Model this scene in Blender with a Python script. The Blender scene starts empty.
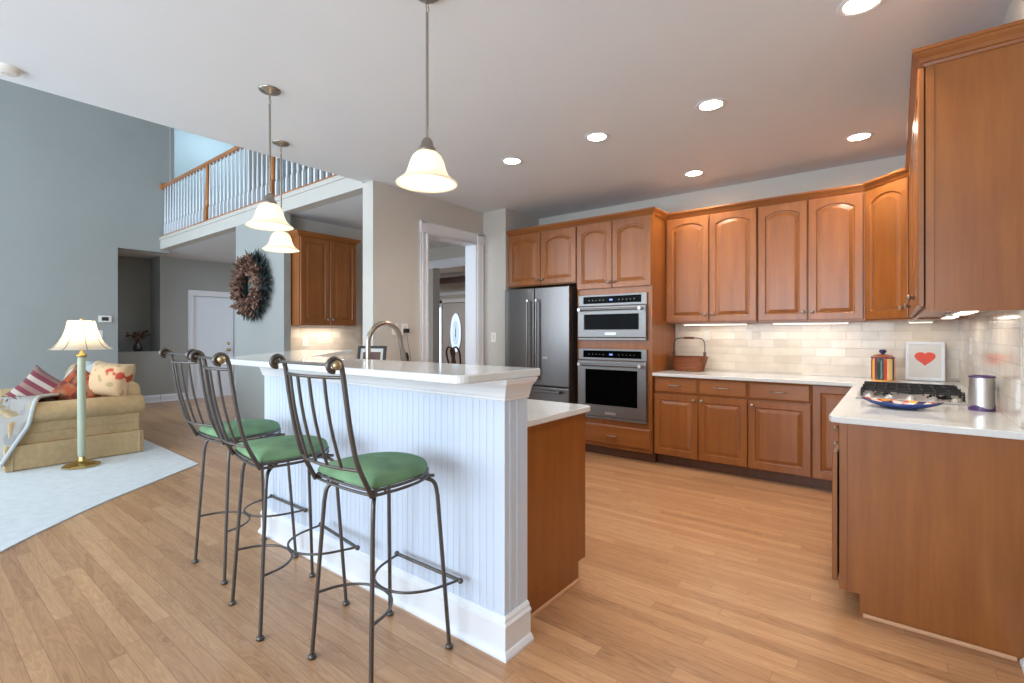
import bpy, bmesh, math, random
from mathutils import Vector, Matrix
random.seed(7)
PI = math.pi
SC = bpy.context.scene
COL = SC.collection

# ------------------------------------------------------------------ camera
F_PX, YAW, EYE = 491.0, math.radians(38.0), 1.30
cam_d = bpy.data.cameras.new('camera')
cam = bpy.data.objects.new('camera', cam_d)
COL.objects.link(cam)
cam.location = (0, 0, EYE)
cam.rotation_euler = (PI / 2, 0, YAW)
cam_d.sensor_width = 36.0
cam_d.lens = 36.0 * F_PX / 1024.0
cam_d.shift_y = -7.5 / 1024.0
cam_d.clip_start = 0.05
cam_d.clip_end = 100
SC.camera = cam

# ------------------------------------------------------------------ colour management, world
SC.view_settings.view_transform = 'Standard'
SC.view_settings.look = 'None'
SC.view_settings.gamma = 1.0
SC.view_settings.use_curve_mapping = False
SC.view_settings.exposure = 0.06
try:
    SC.cycles.max_bounces = 10
    SC.cycles.diffuse_bounces = 6
    SC.cycles.glossy_bounces = 4
    SC.cycles.transmission_bounces = 6
    SC.cycles.sample_clamp_indirect = 6.0
    SC.cycles.caustics_reflective = False
    SC.cycles.caustics_refractive = False
except Exception:
    pass
W = bpy.data.worlds.new('sky')
SC.world = W
W.use_nodes = True
wn = W.node_tree.nodes
bg = wn['Background']
bg.inputs[0].default_value = (0.62, 0.80, 1.0, 1)
bg.inputs[1].default_value = 1.6


def srgb(r, g, b):
    def f(c):
        c = c / 255.0
        return c / 12.92 if c <= 0.04045 else ((c + 0.055) / 1.055) ** 2.4
    return (f(r), f(g), f(b), 1.0)


def area_light(name, loc, rot, sx, sy, power, col, spread=PI, parent=None, shape='RECTANGLE'):
    d = bpy.data.lights.new(name, 'AREA')
    d.shape = shape
    d.size = sx
    if shape in ('RECTANGLE', 'ELLIPSE'):
        d.size_y = sy
    d.energy = power
    d.color = col
    d.spread = spread
    o = bpy.data.objects.new(name, d)
    COL.objects.link(o)
    o.location = loc
    o.rotation_euler = rot
    if parent:
        o.parent = parent
    return o


def point_light(name, loc, r, power, col, parent=None):
    d = bpy.data.lights.new(name, 'POINT')
    d.shadow_soft_size = r
    d.energy = power
    d.color = col
    o = bpy.data.objects.new(name, d)
    COL.objects.link(o)
    o.location = loc
    if parent:
        o.parent = parent
    return o


DAY = (0.76, 0.88, 1.0)
# daylight coming in through the windows of the rear wall (behind the camera) and upstairs, plus added fill
area_light('daylight_kitchen_window', (-1.75, -3.34, 1.55), (PI / 2 + 0.38, 0, 0), 3.4, 1.9, 215, (0.80, 0.90, 1.0))
area_light('daylight_family_window', (-7.4, -3.34, 2.6), (PI / 2 + 0.1, 0, 0), 4.6, 4.2, 330, (0.79, 0.90, 1.0))
area_light('daylight_upstairs_window', (-11.2, 4.6, 6.1), (0, 0, 0), 1.6, 1.4, 60, (0.50, 0.76, 1.0))
area_light('foyer_fill_light', (-8.6, 7.2, 2.78), (0, 0, 0), 1.2, 1.0, 34, (0.95, 0.93, 0.95))  # fill panel added under the ceiling to brighten the foyer
area_light('hall_fill_light', (-8.6, 4.6, 2.76), (0, 0, 0), 1.2, 0.8, 24, (0.9, 0.93, 1.0))  # fill lamp added to lift the dim hall, no fixture there

# ------------------------------------------------------------------ materials
def mat(name):
    m = bpy.data.materials.new(name)
    m.use_nodes = True
    nt = m.node_tree
    return m, nt, nt.nodes['Principled BSDF']


def N(nt, typ, **kw):
    n = nt.nodes.new(typ)
    for k, v in kw.items():
        setattr(n, k, v)
    return n


def math_n(nt, op, a, b=None, c=None):
    n = N(nt, 'ShaderNodeMath', operation=op)
    for i, v in enumerate((a, b, c)):
        if v is None:
            continue
        if isinstance(v, (int, float)):
            n.inputs[i].default_value = v
        else:
            nt.links.new(v, n.inputs[i])
    return n.outputs[0]


def ramp(nt, fac, stops, interp='LINEAR'):
    r = N(nt, 'ShaderNodeValToRGB')
    r.color_ramp.interpolation = interp
    el = r.color_ramp.elements
    while len(el) > 2:
        el.remove(el[-1])
    el[0].position, el[0].color = stops[0]
    el[1].position, el[1].color = stops[-1]
    for p, c in stops[1:-1]:
        e = el.new(p)
        e.color = c
    nt.links.new(fac, r.inputs[0])
    return r.outputs[0]


def plain(name, col, rough=0.5, metal=0.0, spec=0.5, noise=0.0, nscale=8, coat=0.0, bump=0.0, bscale=60):
    m, nt, b = mat(name)
    b.inputs['Base Color'].default_value = col
    b.inputs['Roughness'].default_value = rough
    b.inputs['Metallic'].default_value = metal
    b.inputs['Specular IOR Level'].default_value = spec
    b.inputs['Coat Weight'].default_value = coat
    tc = N(nt, 'ShaderNodeTexCoord')
    if noise:
        n = N(nt, 'ShaderNodeTexNoise')
        n.inputs['Scale'].default_value = nscale
        n.inputs['Detail'].default_value = 3
        nt.links.new(tc.outputs['Object'], n.inputs['Vector'])
        lo = tuple(c * (1 - noise) for c in col[:3]) + (1,)
        hi = tuple(min(1, c * (1 + noise)) for c in col[:3]) + (1,)
        nt.links.new(ramp(nt, n.outputs[0], [(0.3, lo), (0.7, hi)]), b.inputs['Base Color'])
    if bump:
        n = N(nt, 'ShaderNodeTexNoise')
        n.inputs['Scale'].default_value = bscale
        nt.links.new(tc.outputs['Object'], n.inputs['Vector'])
        bp = N(nt, 'ShaderNodeBump')
        bp.inputs['Strength'].default_value = bump
        bp.inputs['Distance'].default_value = 0.004
        nt.links.new(n.outputs[0], bp.inputs['Height'])
        nt.links.new(bp.outputs[0], b.inputs['Normal'])
    return m


def emissive(name, col, strength, base=None):
    m, nt, b = mat(name)
    b.inputs['Base Color'].default_value = base or col
    b.inputs['Emission Color'].default_value = col
    b.inputs['Emission Strength'].default_value = strength
    return m


def wood(name, c_lo, c_mid, c_hi, rough=0.34, sx=14, sz=1.2, coat=0.13, axis='Z'):
    m, nt, b = mat(name)
    tc = N(nt, 'ShaderNodeTexCoord')
    mp = N(nt, 'ShaderNodeMapping')
    s = {'Z': (sx, sx, sz), 'X': (sz, sx, sx), 'Y': (sx, sz, sx)}[axis]
    mp.inputs['Scale'].default_value = s
    nt.links.new(tc.outputs['Object'], mp.inputs['Vector'])
    n = N(nt, 'ShaderNodeTexNoise')
    n.inputs['Scale'].default_value = 1.6
    n.inputs['Detail'].default_value = 5
    n.inputs['Roughness'].default_value = 0.6
    nt.links.new(mp.outputs[0], n.inputs['Vector'])
    n2 = N(nt, 'ShaderNodeTexNoise')
    n2.inputs['Scale'].default_value = 1.3
    n2.inputs['Detail'].default_value = 2
    nt.links.new(tc.outputs['Object'], n2.inputs['Vector'])
    f = math_n(nt, 'ADD', math_n(nt, 'MULTIPLY', n.outputs[0], 0.55), math_n(nt, 'MULTIPLY', n2.outputs[0], 0.45))
    nt.links.new(ramp(nt, f, [(0.30, c_lo), (0.5, c_mid), (0.70, c_hi)]), b.inputs['Base Color'])
    b.inputs['Roughness'].default_value = rough
    b.inputs['Coat Weight'].default_value = coat
    b.inputs['Coat Roughness'].default_value = 0.18
    return m


def floor_mat():
    m, nt, b = mat('oak_strip_floor')
    tc = N(nt, 'ShaderNodeTexCoord')
    sp = N(nt, 'ShaderNodeSeparateXYZ')
    nt.links.new(tc.outputs['Object'], sp.inputs[0])
    x, y = sp.outputs[0], sp.outputs[1]
    yr = math_n(nt, 'DIVIDE', y, 0.068)
    row = math_n(nt, 'FLOOR', yr)
    wn1 = N(nt, 'ShaderNodeTexWhiteNoise', noise_dimensions='1D')
    nt.links.new(row, wn1.inputs['W'])
    xs = math_n(nt, 'DIVIDE', math_n(nt, 'ADD', x, math_n(nt, 'MULTIPLY', wn1.outputs[0], 7.0)), 1.05)
    board = math_n(nt, 'FLOOR', xs)
    cb = N(nt, 'ShaderNodeCombineXYZ')
    nt.links.new(row, cb.inputs[0])
    nt.links.new(board, cb.inputs[1])
    wn2 = N(nt, 'ShaderNodeTexWhiteNoise', noise_dimensions='3D')
    nt.links.new(cb.outputs[0], wn2.inputs['Vector'])
    # grain: stretched noise offset per board
    cg = N(nt, 'ShaderNodeCombineXYZ')
    nt.links.new(math_n(nt, 'ADD', math_n(nt, 'MULTIPLY', x, 1.1), math_n(nt, 'MULTIPLY', wn2.outputs[0], 40.0)), cg.inputs[0])
    nt.links.new(math_n(nt, 'MULTIPLY', y, 13.0), cg.inputs[1])
    g = N(nt, 'ShaderNodeTexNoise')
    g.inputs['Scale'].default_value = 1.5
    g.inputs['Detail'].default_value = 4
    g.inputs['Distortion'].default_value = 1.1
    nt.links.new(cg.outputs[0], g.inputs['Vector'])
    # cathedral rings: bands of the noise
    rings = math_n(nt, 'FRACT', math_n(nt, 'MULTIPLY', g.outputs[0], 9.0))
    ringd = math_n(nt, 'ABSOLUTE', math_n(nt, 'SUBTRACT', rings, 0.5))
    f = math_n(nt, 'ADD', math_n(nt, 'MULTIPLY', wn2.outputs[0], 0.34),
               math_n(nt, 'ADD', math_n(nt, 'MULTIPLY', g.outputs[0], 0.44), math_n(nt, 'MULTIPLY', ringd, 0.46)))
    col = ramp(nt, f, [(0.14, srgb(138, 97, 66)), (0.36, srgb(172, 129, 91)), (0.58, srgb(187, 144, 104)), (0.90, srgb(208, 167, 128))])
    # seams
    sy = math_n(nt, 'LESS_THAN', math_n(nt, 'ABSOLUTE', math_n(nt, 'SUBTRACT', math_n(nt, 'FRACT', yr), 0.5)), 0.480)
    sx = math_n(nt, 'LESS_THAN', math_n(nt, 'ABSOLUTE', math_n(nt, 'SUBTRACT', math_n(nt, 'FRACT', xs), 0.5)), 0.4988)
    seam = math_n(nt, 'MULTIPLY', sy, sx)
    mx = N(nt, 'ShaderNodeMix', data_type='RGBA')
    mx.inputs['A'].default_value = srgb(150, 108, 76)
    nt.links.new(seam, mx.inputs['Factor'])
    nt.links.new(col, mx.inputs['B'])
    nt.links.new(mx.outputs['Result'], b.inputs['Base Color'])
    b.inputs['Roughness'].default_value = 0.33
    b.inputs['Coat Weight'].default_value = 0.15
    b.inputs['Coat Roughness'].default_value = 0.2
    return m


def tile_mat(name, axis):
    m, nt, b = mat(name)
    tc = N(nt, 'ShaderNodeTexCoord')
    sp = N(nt, 'ShaderNodeSeparateXYZ')
    nt.links.new(tc.outputs['Object'], sp.inputs[0])
    cb = N(nt, 'ShaderNodeCombineXYZ')
    nt.links.new(sp.outputs[0 if axis == 'X' else 1], cb.inputs[0])
    nt.links.new(sp.outputs[2], cb.inputs[1])
    br = N(nt, 'ShaderNodeTexBrick')
    br.inputs['Scale'].default_value = 1.0
    br.inputs['Brick Width'].default_value = 0.235
    br.inputs['Row Height'].default_value = 0.078
    br.inputs['Mortar Size'].default_value = 0.0028
    br.inputs['Mortar Smooth'].default_value = 0.4
    br.inputs['Color1'].default_value = srgb(230, 221, 208)
    br.inputs['Color2'].default_value = srgb(208, 196, 182)
    br.inputs['Mortar'].default_value = srgb(210, 201, 189)
    nt.links.new(cb.outputs[0], br.inputs['Vector'])
    n = N(nt, 'ShaderNodeTexNoise')
    n.inputs['Scale'].default_value = 9
    nt.links.new(tc.outputs['Object'], n.inputs['Vector'])
    mx = N(nt, 'ShaderNodeMix', data_type='RGBA', blend_type='MULTIPLY')
    mx.inputs['Factor'].default_value = 1.0
    nt.links.new(br.outputs['Color'], mx.inputs['A'])
    nt.links.new(ramp(nt, n.outputs[0], [(0.3, (0.90, 0.89, 0.88, 1)), (0.65, (1, 1, 1, 1))]), mx.inputs['B'])
    nt.links.new(mx.outputs['Result'], b.inputs['Base Color'])
    b.inputs['Roughness'].default_value = 0.10
    b.inputs['Specular IOR Level'].default_value = 0.22
    bp = N(nt, 'ShaderNodeBump')
    bp.inputs['Strength'].default_value = 0.5
    bp.inputs['Distance'].default_value = 0.006
    h = math_n(nt, 'SUBTRACT', math_n(nt, 'MULTIPLY', n.outputs[0], 0.55), br.outputs['Fac'])
    nt.links.new(h, bp.inputs['Height'])
    nt.links.new(bp.outputs[0], b.inputs['Normal'])
    return m


def brushed(name, col, rough=0.28, axis=2):
    m, nt, b = mat(name)
    b.inputs['Base Color'].default_value = col
    b.inputs['Metallic'].default_value = 1.0
    tc = N(nt, 'ShaderNodeTexCoord')
    mp = N(nt, 'ShaderNodeMapping')
    s = [220, 220, 220]
    s[axis] = 2
    mp.inputs['Scale'].default_value = s
    nt.links.new(tc.outputs['Object'], mp.inputs['Vector'])
    n = N(nt, 'ShaderNodeTexNoise')
    n.inputs['Scale'].default_value = 1
    nt.links.new(mp.outputs[0], n.inputs['Vector'])
    nt.links.new(ramp(nt, n.outputs[0], [(0.3, (rough * 0.95,) * 3 + (1,)), (0.7, (rough * 1.05,) * 3 + (1,))]), b.inputs['Roughness'])
    return m


def shade_glass(name, col, emis, estr):
    m, nt, b = mat(name)
    out = nt.nodes['Material Output']
    tr = N(nt, 'ShaderNodeBsdfTranslucent')
    tr.inputs[0].default_value = col
    b.inputs['Base Color'].default_value = col
    b.inputs['Roughness'].default_value = 0.25
    b.inputs['Emission Color'].default_value = emis
    b.inputs['Emission Strength'].default_value = estr
    mx = N(nt, 'ShaderNodeMixShader')
    mx.inputs[0].default_value = 0.5
    nt.links.new(b.outputs[0], mx.inputs[1])
    nt.links.new(tr.outputs[0], mx.inputs[2])
    nt.links.new(mx.outputs[0], out.inputs[0])
    return m


def stripes(name, cols, scale, axis=0, rough=0.85):
    m, nt, b = mat(name)
    tc = N(nt, 'ShaderNodeTexCoord')
    sp = N(nt, 'ShaderNodeSeparateXYZ')
    nt.links.new(tc.outputs['Object'], sp.inputs[0])
    f = math_n(nt, 'FRACT', math_n(nt, 'MULTIPLY', sp.outputs[axis], scale))
    k = len(cols)
    nt.links.new(ramp(nt, f, [(i / k, c) for i, c in enumerate(cols)], 'CONSTANT'), b.inputs['Base Color'])
    b.inputs['Roughness'].default_value = rough
    return m


def plaid(name, c1, c2, c3, scale):
    m, nt, b = mat(name)
    tc = N(nt, 'ShaderNodeTexCoord')
    ch = N(nt, 'ShaderNodeTexChecker')
    ch.inputs['Scale'].default_value = scale
    ch.inputs['Color1'].default_value = c1
    ch.inputs['Color2'].default_value = c2
    nt.links.new(tc.outputs['Object'], ch.inputs['Vector'])
    n = N(nt, 'ShaderNodeTexNoise')
    n.inputs['Scale'].default_value = 10
    nt.links.new(tc.outputs['Object'], n.inputs['Vector'])
    mx = N(nt, 'ShaderNodeMix', data_type='RGBA')
    nt.links.new(ramp(nt, n.outputs[0], [(0.45, (0, 0, 0, 1)), (0.6, (1, 1, 1, 1))]), mx.inputs['Factor'])
    nt.links.new(ch.outputs[0], mx.inputs['A'])
    mx.inputs['B'].default_value = c3
    nt.links.new(mx.outputs['Result'], b.inputs['Base Color'])
    b.inputs['Roughness'].default_value = 0.9
    return m


def blotch(name, base, spot, scale, lo=0.60, hi=0.64, spot2=None):
    m, nt, b = mat(name)
    tc = N(nt, 'ShaderNodeTexCoord')
    n = N(nt, 'ShaderNodeTexNoise')
    n.inputs['Scale'].default_value = scale
    n.inputs['Detail'].default_value = 1
    nt.links.new(tc.outputs['Object'], n.inputs['Vector'])
    st = [(0.0, spot2 or base), (0.34, spot2 or base), (0.38, base), (lo, base), (hi, spot)]
    nt.links.new(ramp(nt, n.outputs[0], st), b.inputs['Base Color'])
    b.inputs['Roughness'].default_value = 0.9
    return m


def voro(name, cols, scale, rough=0.2):
    m, nt, b = mat(name)
    tc = N(nt, 'ShaderNodeTexCoord')
    v = N(nt, 'ShaderNodeTexVoronoi')
    v.inputs['Scale'].default_value = scale
    nt.links.new(tc.outputs['Object'], v.inputs['Vector'])
    sp = N(nt, 'ShaderNodeSeparateColor')
    nt.links.new(v.outputs['Color'], sp.inputs[0])
    k = len(cols)
    nt.links.new(ramp(nt, sp.outputs[0], [(i / k, c) for i, c in enumerate(cols)], 'CONSTANT'), b.inputs['Base Color'])
    b.inputs['Roughness'].default_value = rough
    return m


M = {}
M['floor'] = floor_mat()
M['wall'] = plain('grey_wall_paint', srgb(196, 193, 186), 0.85, noise=0.02, nscale=2)
M['wall_shaded'] = plain('grey_wall_paint_shaded', srgb(160, 163, 160), 0.85, noise=0.02, nscale=2)  # same grey paint as the kitchen, dimmer cooler light put into the colour
M['ceiling'] = plain('ceiling_white_paint', srgb(222, 227, 232), 0.9, noise=0.01, nscale=2)
M['trim'] = plain('white_trim_paint', srgb(226, 230, 236), 0.4)
M['bead'] = plain('white_beadboard_paint', srgb(204, 217, 234), 0.40)
M['tile_x'] = tile_mat('glazed_tile_back', 'X')
M['tile_y'] = tile_mat('glazed_tile_side', 'Y')
M['wood'] = wood('maple_cabinet', srgb(126, 70, 28), srgb(142, 84, 36), srgb(158, 97, 44))
M['wood_h'] = wood('maple_cabinet_across', srgb(126, 70, 28), srgb(142, 84, 36), srgb(158, 97, 44), axis='X')
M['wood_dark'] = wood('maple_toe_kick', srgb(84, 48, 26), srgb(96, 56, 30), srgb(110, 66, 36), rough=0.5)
M['oak_rail'] = wood('oak_handrail', srgb(150, 92, 44), srgb(174, 110, 56), srgb(196, 130, 70), axis='X')
M['oak_shoe'] = plain('oak_shoe_molding', srgb(206, 160, 122), 0.4, noise=0.05)
M['dark_wood'] = wood('dark_cherry_wood', srgb(78, 38, 22), srgb(104, 54, 32), srgb(126, 68, 42))
M['quartz'] = plain('white_quartz', srgb(220, 222, 221), 0.10, noise=0.03, nscale=120, spec=0.6)
M['steel'] = brushed('brushed_steel', srgb(124, 121, 120), 0.32)
M['steel_h'] = brushed('brushed_steel_across', srgb(132, 130, 129), 0.42, axis=0)
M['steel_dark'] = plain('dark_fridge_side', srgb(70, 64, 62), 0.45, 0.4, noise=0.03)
M['chrome'] = plain('polished_chrome', srgb(215, 215, 215), 0.12, 1.0, noise=0.01)
M['nickel'] = plain('brushed_nickel', srgb(168, 160, 150), 0.28, 1.0, noise=0.04, nscale=40)
M['brass'] = plain('polished_brass', srgb(196, 168, 108), 0.25, 1.0, noise=0.04, nscale=30)
M['oldbrass'] = plain('antique_brass', srgb(170, 150, 116), 0.3, 1.0, noise=0.08, nscale=60)
M['iron'] = plain('dark_iron', srgb(98, 93, 90), 0.36, 0.8, noise=0.08, nscale=30)
M['green'] = plain('green_suede', srgb(112, 147, 110), 0.95, noise=0.2, nscale=9, bump=0.3, bscale=300)
M['black'] = plain('black_enamel', srgb(18, 18, 20), 0.25, noise=0.05)
M['castiron'] = plain('cast_iron_grate', srgb(34, 33, 34), 0.55, 0.3, noise=0.1, nscale=50)
M['blackglass'] = plain('black_oven_glass', srgb(6, 6, 7), 0.10, spec=0.03, noise=0.02)
M['screen'] = emissive('blue_display', srgb(120, 150, 230), 0.7)
M['plate'] = plain('white_plastic_plate', srgb(232, 230, 224), 0.35, noise=0.01)
M['blackplastic'] = plain('black_plastic', srgb(20, 20, 22), 0.4, noise=0.03)
M['lens'] = emissive('recessed_lamp_lens', (1.0, 0.93, 0.82, 1), 14)
M['bulb'] = emissive('lamp_bulb', (1.0, 0.90, 0.72, 1), 12)
M['strip'] = emissive('under_cabinet_strip', (1.0, 0.90, 0.74, 1), 4)
M['alabaster'] = shade_glass('alabaster_glass', srgb(248, 240, 224), (1.0, 0.92, 0.78, 1), 0.12)
M['lampshade'] = shade_glass('cream_lampshade', srgb(236, 222, 200), (1.0, 0.85, 0.65, 1), 0.12)
M['pole'] = plain('celadon_lamp_pole', srgb(176, 186, 164), 0.35, noise=0.05)
M['beige'] = plain('beige_damask', srgb(180, 156, 118), 0.9, noise=0.08, nscale=22, bump=0.3, bscale=90)
M['throw'] = blotch('white_quilt_fabric', srgb(152, 147, 142), srgb(120, 84, 84), 5, 0.68, 0.74, srgb(134, 132, 130))
M['throwedge'] = plain('pale_piping', srgb(186, 190, 190), 0.8, noise=0.03)
M['redstripe'] = stripes('red_striped_fabric', [srgb(118, 54, 64), srgb(180, 166, 154), srgb(118, 54, 64), srgb(140, 112, 104)], 5.5, 2)
M['orangeplaid'] = plaid('rust_plaid_fabric', srgb(150, 70, 36), srgb(100, 40, 32), srgb(150, 100, 70), 9)
M['floral'] = blotch('floral_fabric', srgb(200, 172, 138), srgb(176, 70, 52), 9, 0.62, 0.66, srgb(170, 150, 112))
M['rug'] = plain('pale_carpet', srgb(206, 212, 214), 0.97, noise=0.06, nscale=14, bump=0.5, bscale=160)
M['wreath'] = plain('dried_brown_leaves', srgb(124, 94, 80), 0.9, noise=0.4, nscale=16)
M['wreath_dark'] = plain('dried_dark_sprigs', srgb(52, 62, 60), 0.9, noise=0.3, nscale=16)
M['wicker'] = wood('brown_wicker', srgb(96, 46, 20), srgb(136, 72, 36), srgb(176, 106, 58), rough=0.55, sx=60, sz=60)
M['navy'] = plain('navy_glaze', srgb(40, 58, 112), 0.15, noise=0.08, nscale=20)
M['dishpattern'] = voro('painted_dish_pattern', [srgb(226, 150, 50), srgb(226, 218, 206), srgb(178, 70, 60), srgb(38, 44, 84), srgb(214, 200, 190), srgb(120, 108, 112)], 24)
M['heart'] = plain('red_heart_paint', srgb(226, 84, 66), 0.6, noise=0.06, nscale=30)
M['paper'] = plain('pale_paper', srgb(214, 214, 210), 0.8, noise=0.01)
M['purple'] = plain('purple_band', srgb(78, 52, 104), 0.35, noise=0.04)
M['ovalglass'] = emissive('backlit_oval_glass', (0.60, 0.78, 1.0, 1), 1.0)
M['windowglow'] = emissive('bright_window_light', (0.75, 0.87, 1.0, 1), 2.5)
M['doorpaint'] = plain('grey_door_paint', srgb(196, 194, 192), 0.4, noise=0.01)
M['bluedoor'] = plain('white_door_paint', srgb(226, 236, 246), 0.4, noise=0.01)
M['photo'] = plain('brown_photograph', srgb(84, 50, 36), 0.4, noise=0.3, nscale=12)
M['beam'] = plain('dark_beam_wood', srgb(60, 30, 18), 0.5, noise=0.1)
M['steel_light'] = brushed('satin_silver', srgb(196, 194, 192), 0.36)
M['outlet_beige'] = plain('beige_outlet_plastic', srgb(214, 207, 196), 0.35, noise=0.01)
M['tray'] = plain('satin_steel', srgb(176, 176, 176), 0.38, 0.6, noise=0.02)
M['glass'] = plain('window_glass', srgb(230, 240, 245), 0.02, noise=0.01)
M['glass'].node_tree.nodes['Principled BSDF'].inputs['Transmission Weight'].default_value = 1.0
M['terracotta'] = plain('terracotta_glaze', srgb(176, 108, 78), 0.2, noise=0.05)
STRIPE_COLS = [srgb(236, 160, 50), srgb(104, 58, 84), srgb(36, 70, 52), srgb(36, 70, 52), srgb(196, 66, 66), srgb(240, 200, 130), srgb(240, 200, 130), srgb(46, 44, 92)]
for i, c in enumerate(STRIPE_COLS):
    M['cs%d' % i] = plain('glaze_stripe_%d' % i, c, 0.15, noise=0.02)


# ------------------------------------------------------------------ mesh builder
class MB:
    def __init__(self):
        self.v, self.f, self.s, self.m = [], [], [], []
        self.mi = 0

    def add(self, vs, fs, smooth=False):
        o = len(self.v)
        self.v += [tuple(p) for p in vs]
        for f in fs:
            self.f.append([i + o for i in f])
            self.s.append(smooth)
            self.m.append(self.mi)
        return self

    def xf(self, mtx, start=0):
        for i in range(start, len(self.v)):
            self.v[i] = tuple(mtx @ Vector(self.v[i]))
        return self

    def box(self, x0, x1, y0, y1, z0, z1):
        vs = [(x0, y0, z0), (x1, y0, z0), (x1, y1, z0), (x0, y1, z0), (x0, y0, z1), (x1, y0, z1), (x1, y1, z1), (x0, y1, z1)]
        return self.add(vs, [(0, 3, 2, 1), (4, 5, 6, 7), (0, 1, 5, 4), (1, 2, 6, 5), (2, 3, 7, 6), (3, 0, 4, 7)])

    def prism(self, poly, z0, z1, smooth=False):
        n = len(poly)
        vs = [(x, y, z0) for x, y in poly] + [(x, y, z1) for x, y in poly]
        self.add(vs, [tuple(range(n - 1, -1, -1)), tuple(range(n, 2 * n))])
        return self.add(vs, [(i, (i + 1) % n, n + (i + 1) % n, n + i) for i in range(n)], smooth)

    def tube(self, pts, r, n=8, closed=False, smooth=True, flat=1.0):
        pts = [Vector(p) for p in pts]
        k = len(pts)
        rs = r if isinstance(r, (list, tuple)) else [r] * k
        tans = []
        for i in range(k):
            if closed:
                t = pts[(i + 1) % k] - pts[i - 1]
            else:
                t = pts[min(i + 1, k - 1)] - pts[max(i - 1, 0)]
            tans.append(t.normalized() if t.length > 1e-9 else Vector((0, 0, 1)))
        up = Vector((0, 0, 1)) if abs(tans[0].z) < 0.9 else Vector((1, 0, 0))
        nrm = (up - tans[0] * up.dot(tans[0])).normalized()
        vs = []
        for i in range(k):
            nrm = nrm - tans[i] * nrm.dot(tans[i])
            nrm = nrm.normalized() if nrm.length > 1e-6 else tans[i].orthogonal().normalized()
            bn = tans[i].cross(nrm)
            for j in range(n):
                a = 2 * PI * j / n
                vs.append(pts[i] + (nrm * math.cos(a) * flat + bn * math.sin(a)) * rs[i])
        fs = []
        for i in range(k if closed else k - 1):
            for j in range(n):
                a, b = i * n + j, i * n + (j + 1) % n
                c, d = ((i + 1) % k) * n + (j + 1) % n, ((i + 1) % k) * n + j
                fs.append((a, b, c, d))
        self.add(vs, fs, smooth)
        if not closed:
            self.add(vs[:n], [tuple(range(n - 1, -1, -1))])
            self.add(vs[-n:], [tuple(range(n))])
        return self

    def lathe(self, prof, c=(0, 0, 0), n=28, smooth=True, sx=1.0, sy=1.0, caps=True):
        vs = []
        for r, z in prof:
            for j in range(n):
                a = 2 * PI * j / n
                vs.append((c[0] + r * sx * math.cos(a), c[1] + r * sy * math.sin(a), c[2] + z))
        fs = []
        for i in range(len(prof) - 1):
            for j in range(n):
                fs.append((i * n + j, i * n + (j + 1) % n, (i + 1) * n + (j + 1) % n, (i + 1) * n + j))
        self.add(vs, fs, smooth)
        if caps:
            if prof[0][0] > 1e-5:
                self.add(vs[:n], [tuple(range(n - 1, -1, -1))])
            if prof[-1][0] > 1e-5:
                self.add(vs[-n:], [tuple(range(n))])
        return self

    def ball(self, c, r, n=14, k=9, sx=1, sy=1, sz=1):
        prof = [(max(r * math.sin(PI * i / k), 1e-6), -r * math.cos(PI * i / k) * sz) for i in range(k + 1)]
        return self.lathe(prof, c, n, True, sx, sy, False)

    def sweep(self, path, prof, closed=False):
        """moulding: path of (x, y); prof of (outward offset, z); outward = right of the travel direction"""
        n = len(path)
        P = [Vector((p[0], p[1])) for p in path]
        rings = []
        for i in range(n):
            def nr(a, b):
                d = (b - a).normalized()
                return Vector((d.y, -d.x))
            if closed:
                n1, n2 = nr(P[i - 1], P[i]), nr(P[i], P[(i + 1) % n])
            elif i == 0:
                n1 = n2 = nr(P[0], P[1])
            elif i == n - 1:
                n1 = n2 = nr(P[-2], P[-1])
            else:
                n1, n2 = nr(P[i - 1], P[i]), nr(P[i], P[i + 1])
            mt = (n1 + n2)
            mt = mt / (mt.dot(n1)) if mt.length > 1e-6 else n1
            rings.append([(P[i].x + mt.x * o, P[i].y + mt.y * o, z) for o, z in prof])
        k = len(prof)
        vs = [p for r_ in rings for p in r_]
        fs = []
        for i in range(n if closed else n - 1):
            for j in range(k - 1):
                a, b = i * k + j, ((i + 1) % n) * k + j
                fs.append((a, b, b + 1, a + 1))
            a, b = i * k + k - 1, ((i + 1) % n) * k + k - 1
            fs.append((a, b, ((i + 1) % n) * k, i * k))
        self.add(vs, fs)
        if not closed:
            self.add(rings[0], [tuple(range(k))])
            self.add(rings[-1], [tuple(range(k - 1, -1, -1))])
        return self

    def loops(self, loops, fill=True, smooth=False):
        n = len(loops[0])
        vs = [p for l in loops for p in l]
        fs = []
        for i in range(len(loops) - 1):
            for j in range(n):
                fs.append((i * n + j, i * n + (j + 1) % n, (i + 1) * n + (j + 1) % n, (i + 1) * n + j))
        self.add(vs, fs, smooth)
        if fill:
            self.add(loops[-1], [tuple(range(n))], smooth)
        return self

    def build(self, name, mats, parent=None, bevel=0.0, loc=None, seg=2, fixn=True, sub=0):
        me = bpy.data.meshes.new(name)
        me.from_pydata(self.v, [], self.f)
        for p, s, mi in zip(me.polygons, self.s, self.m):
            p.use_smooth = s
            p.material_index = mi
        if not isinstance(mats, (list, tuple)):
            mats = [mats]
        for m in mats:
            me.materials.append(m)
        if fixn:
            bm = bmesh.new()
            bm.from_mesh(me)
            if bevel:
              bmesh.ops.remove_doubles(bm, verts=bm.verts, dist=1e-5)
            bmesh.ops.recalc_face_normals(bm, faces=bm.faces)
            bm.to_mesh(me)
            bm.free()
        o = bpy.data.objects.new(name, me)
        COL.objects.link(o)
        if parent:
            o.parent = parent
        if loc:
            o.location = loc
        if bevel:
            b = o.modifiers.new('soft_edges', 'BEVEL')
            b.width = bevel
            b.segments = seg
            b.limit_method = 'ANGLE'
            b.angle_limit = math.radians(40)
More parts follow.
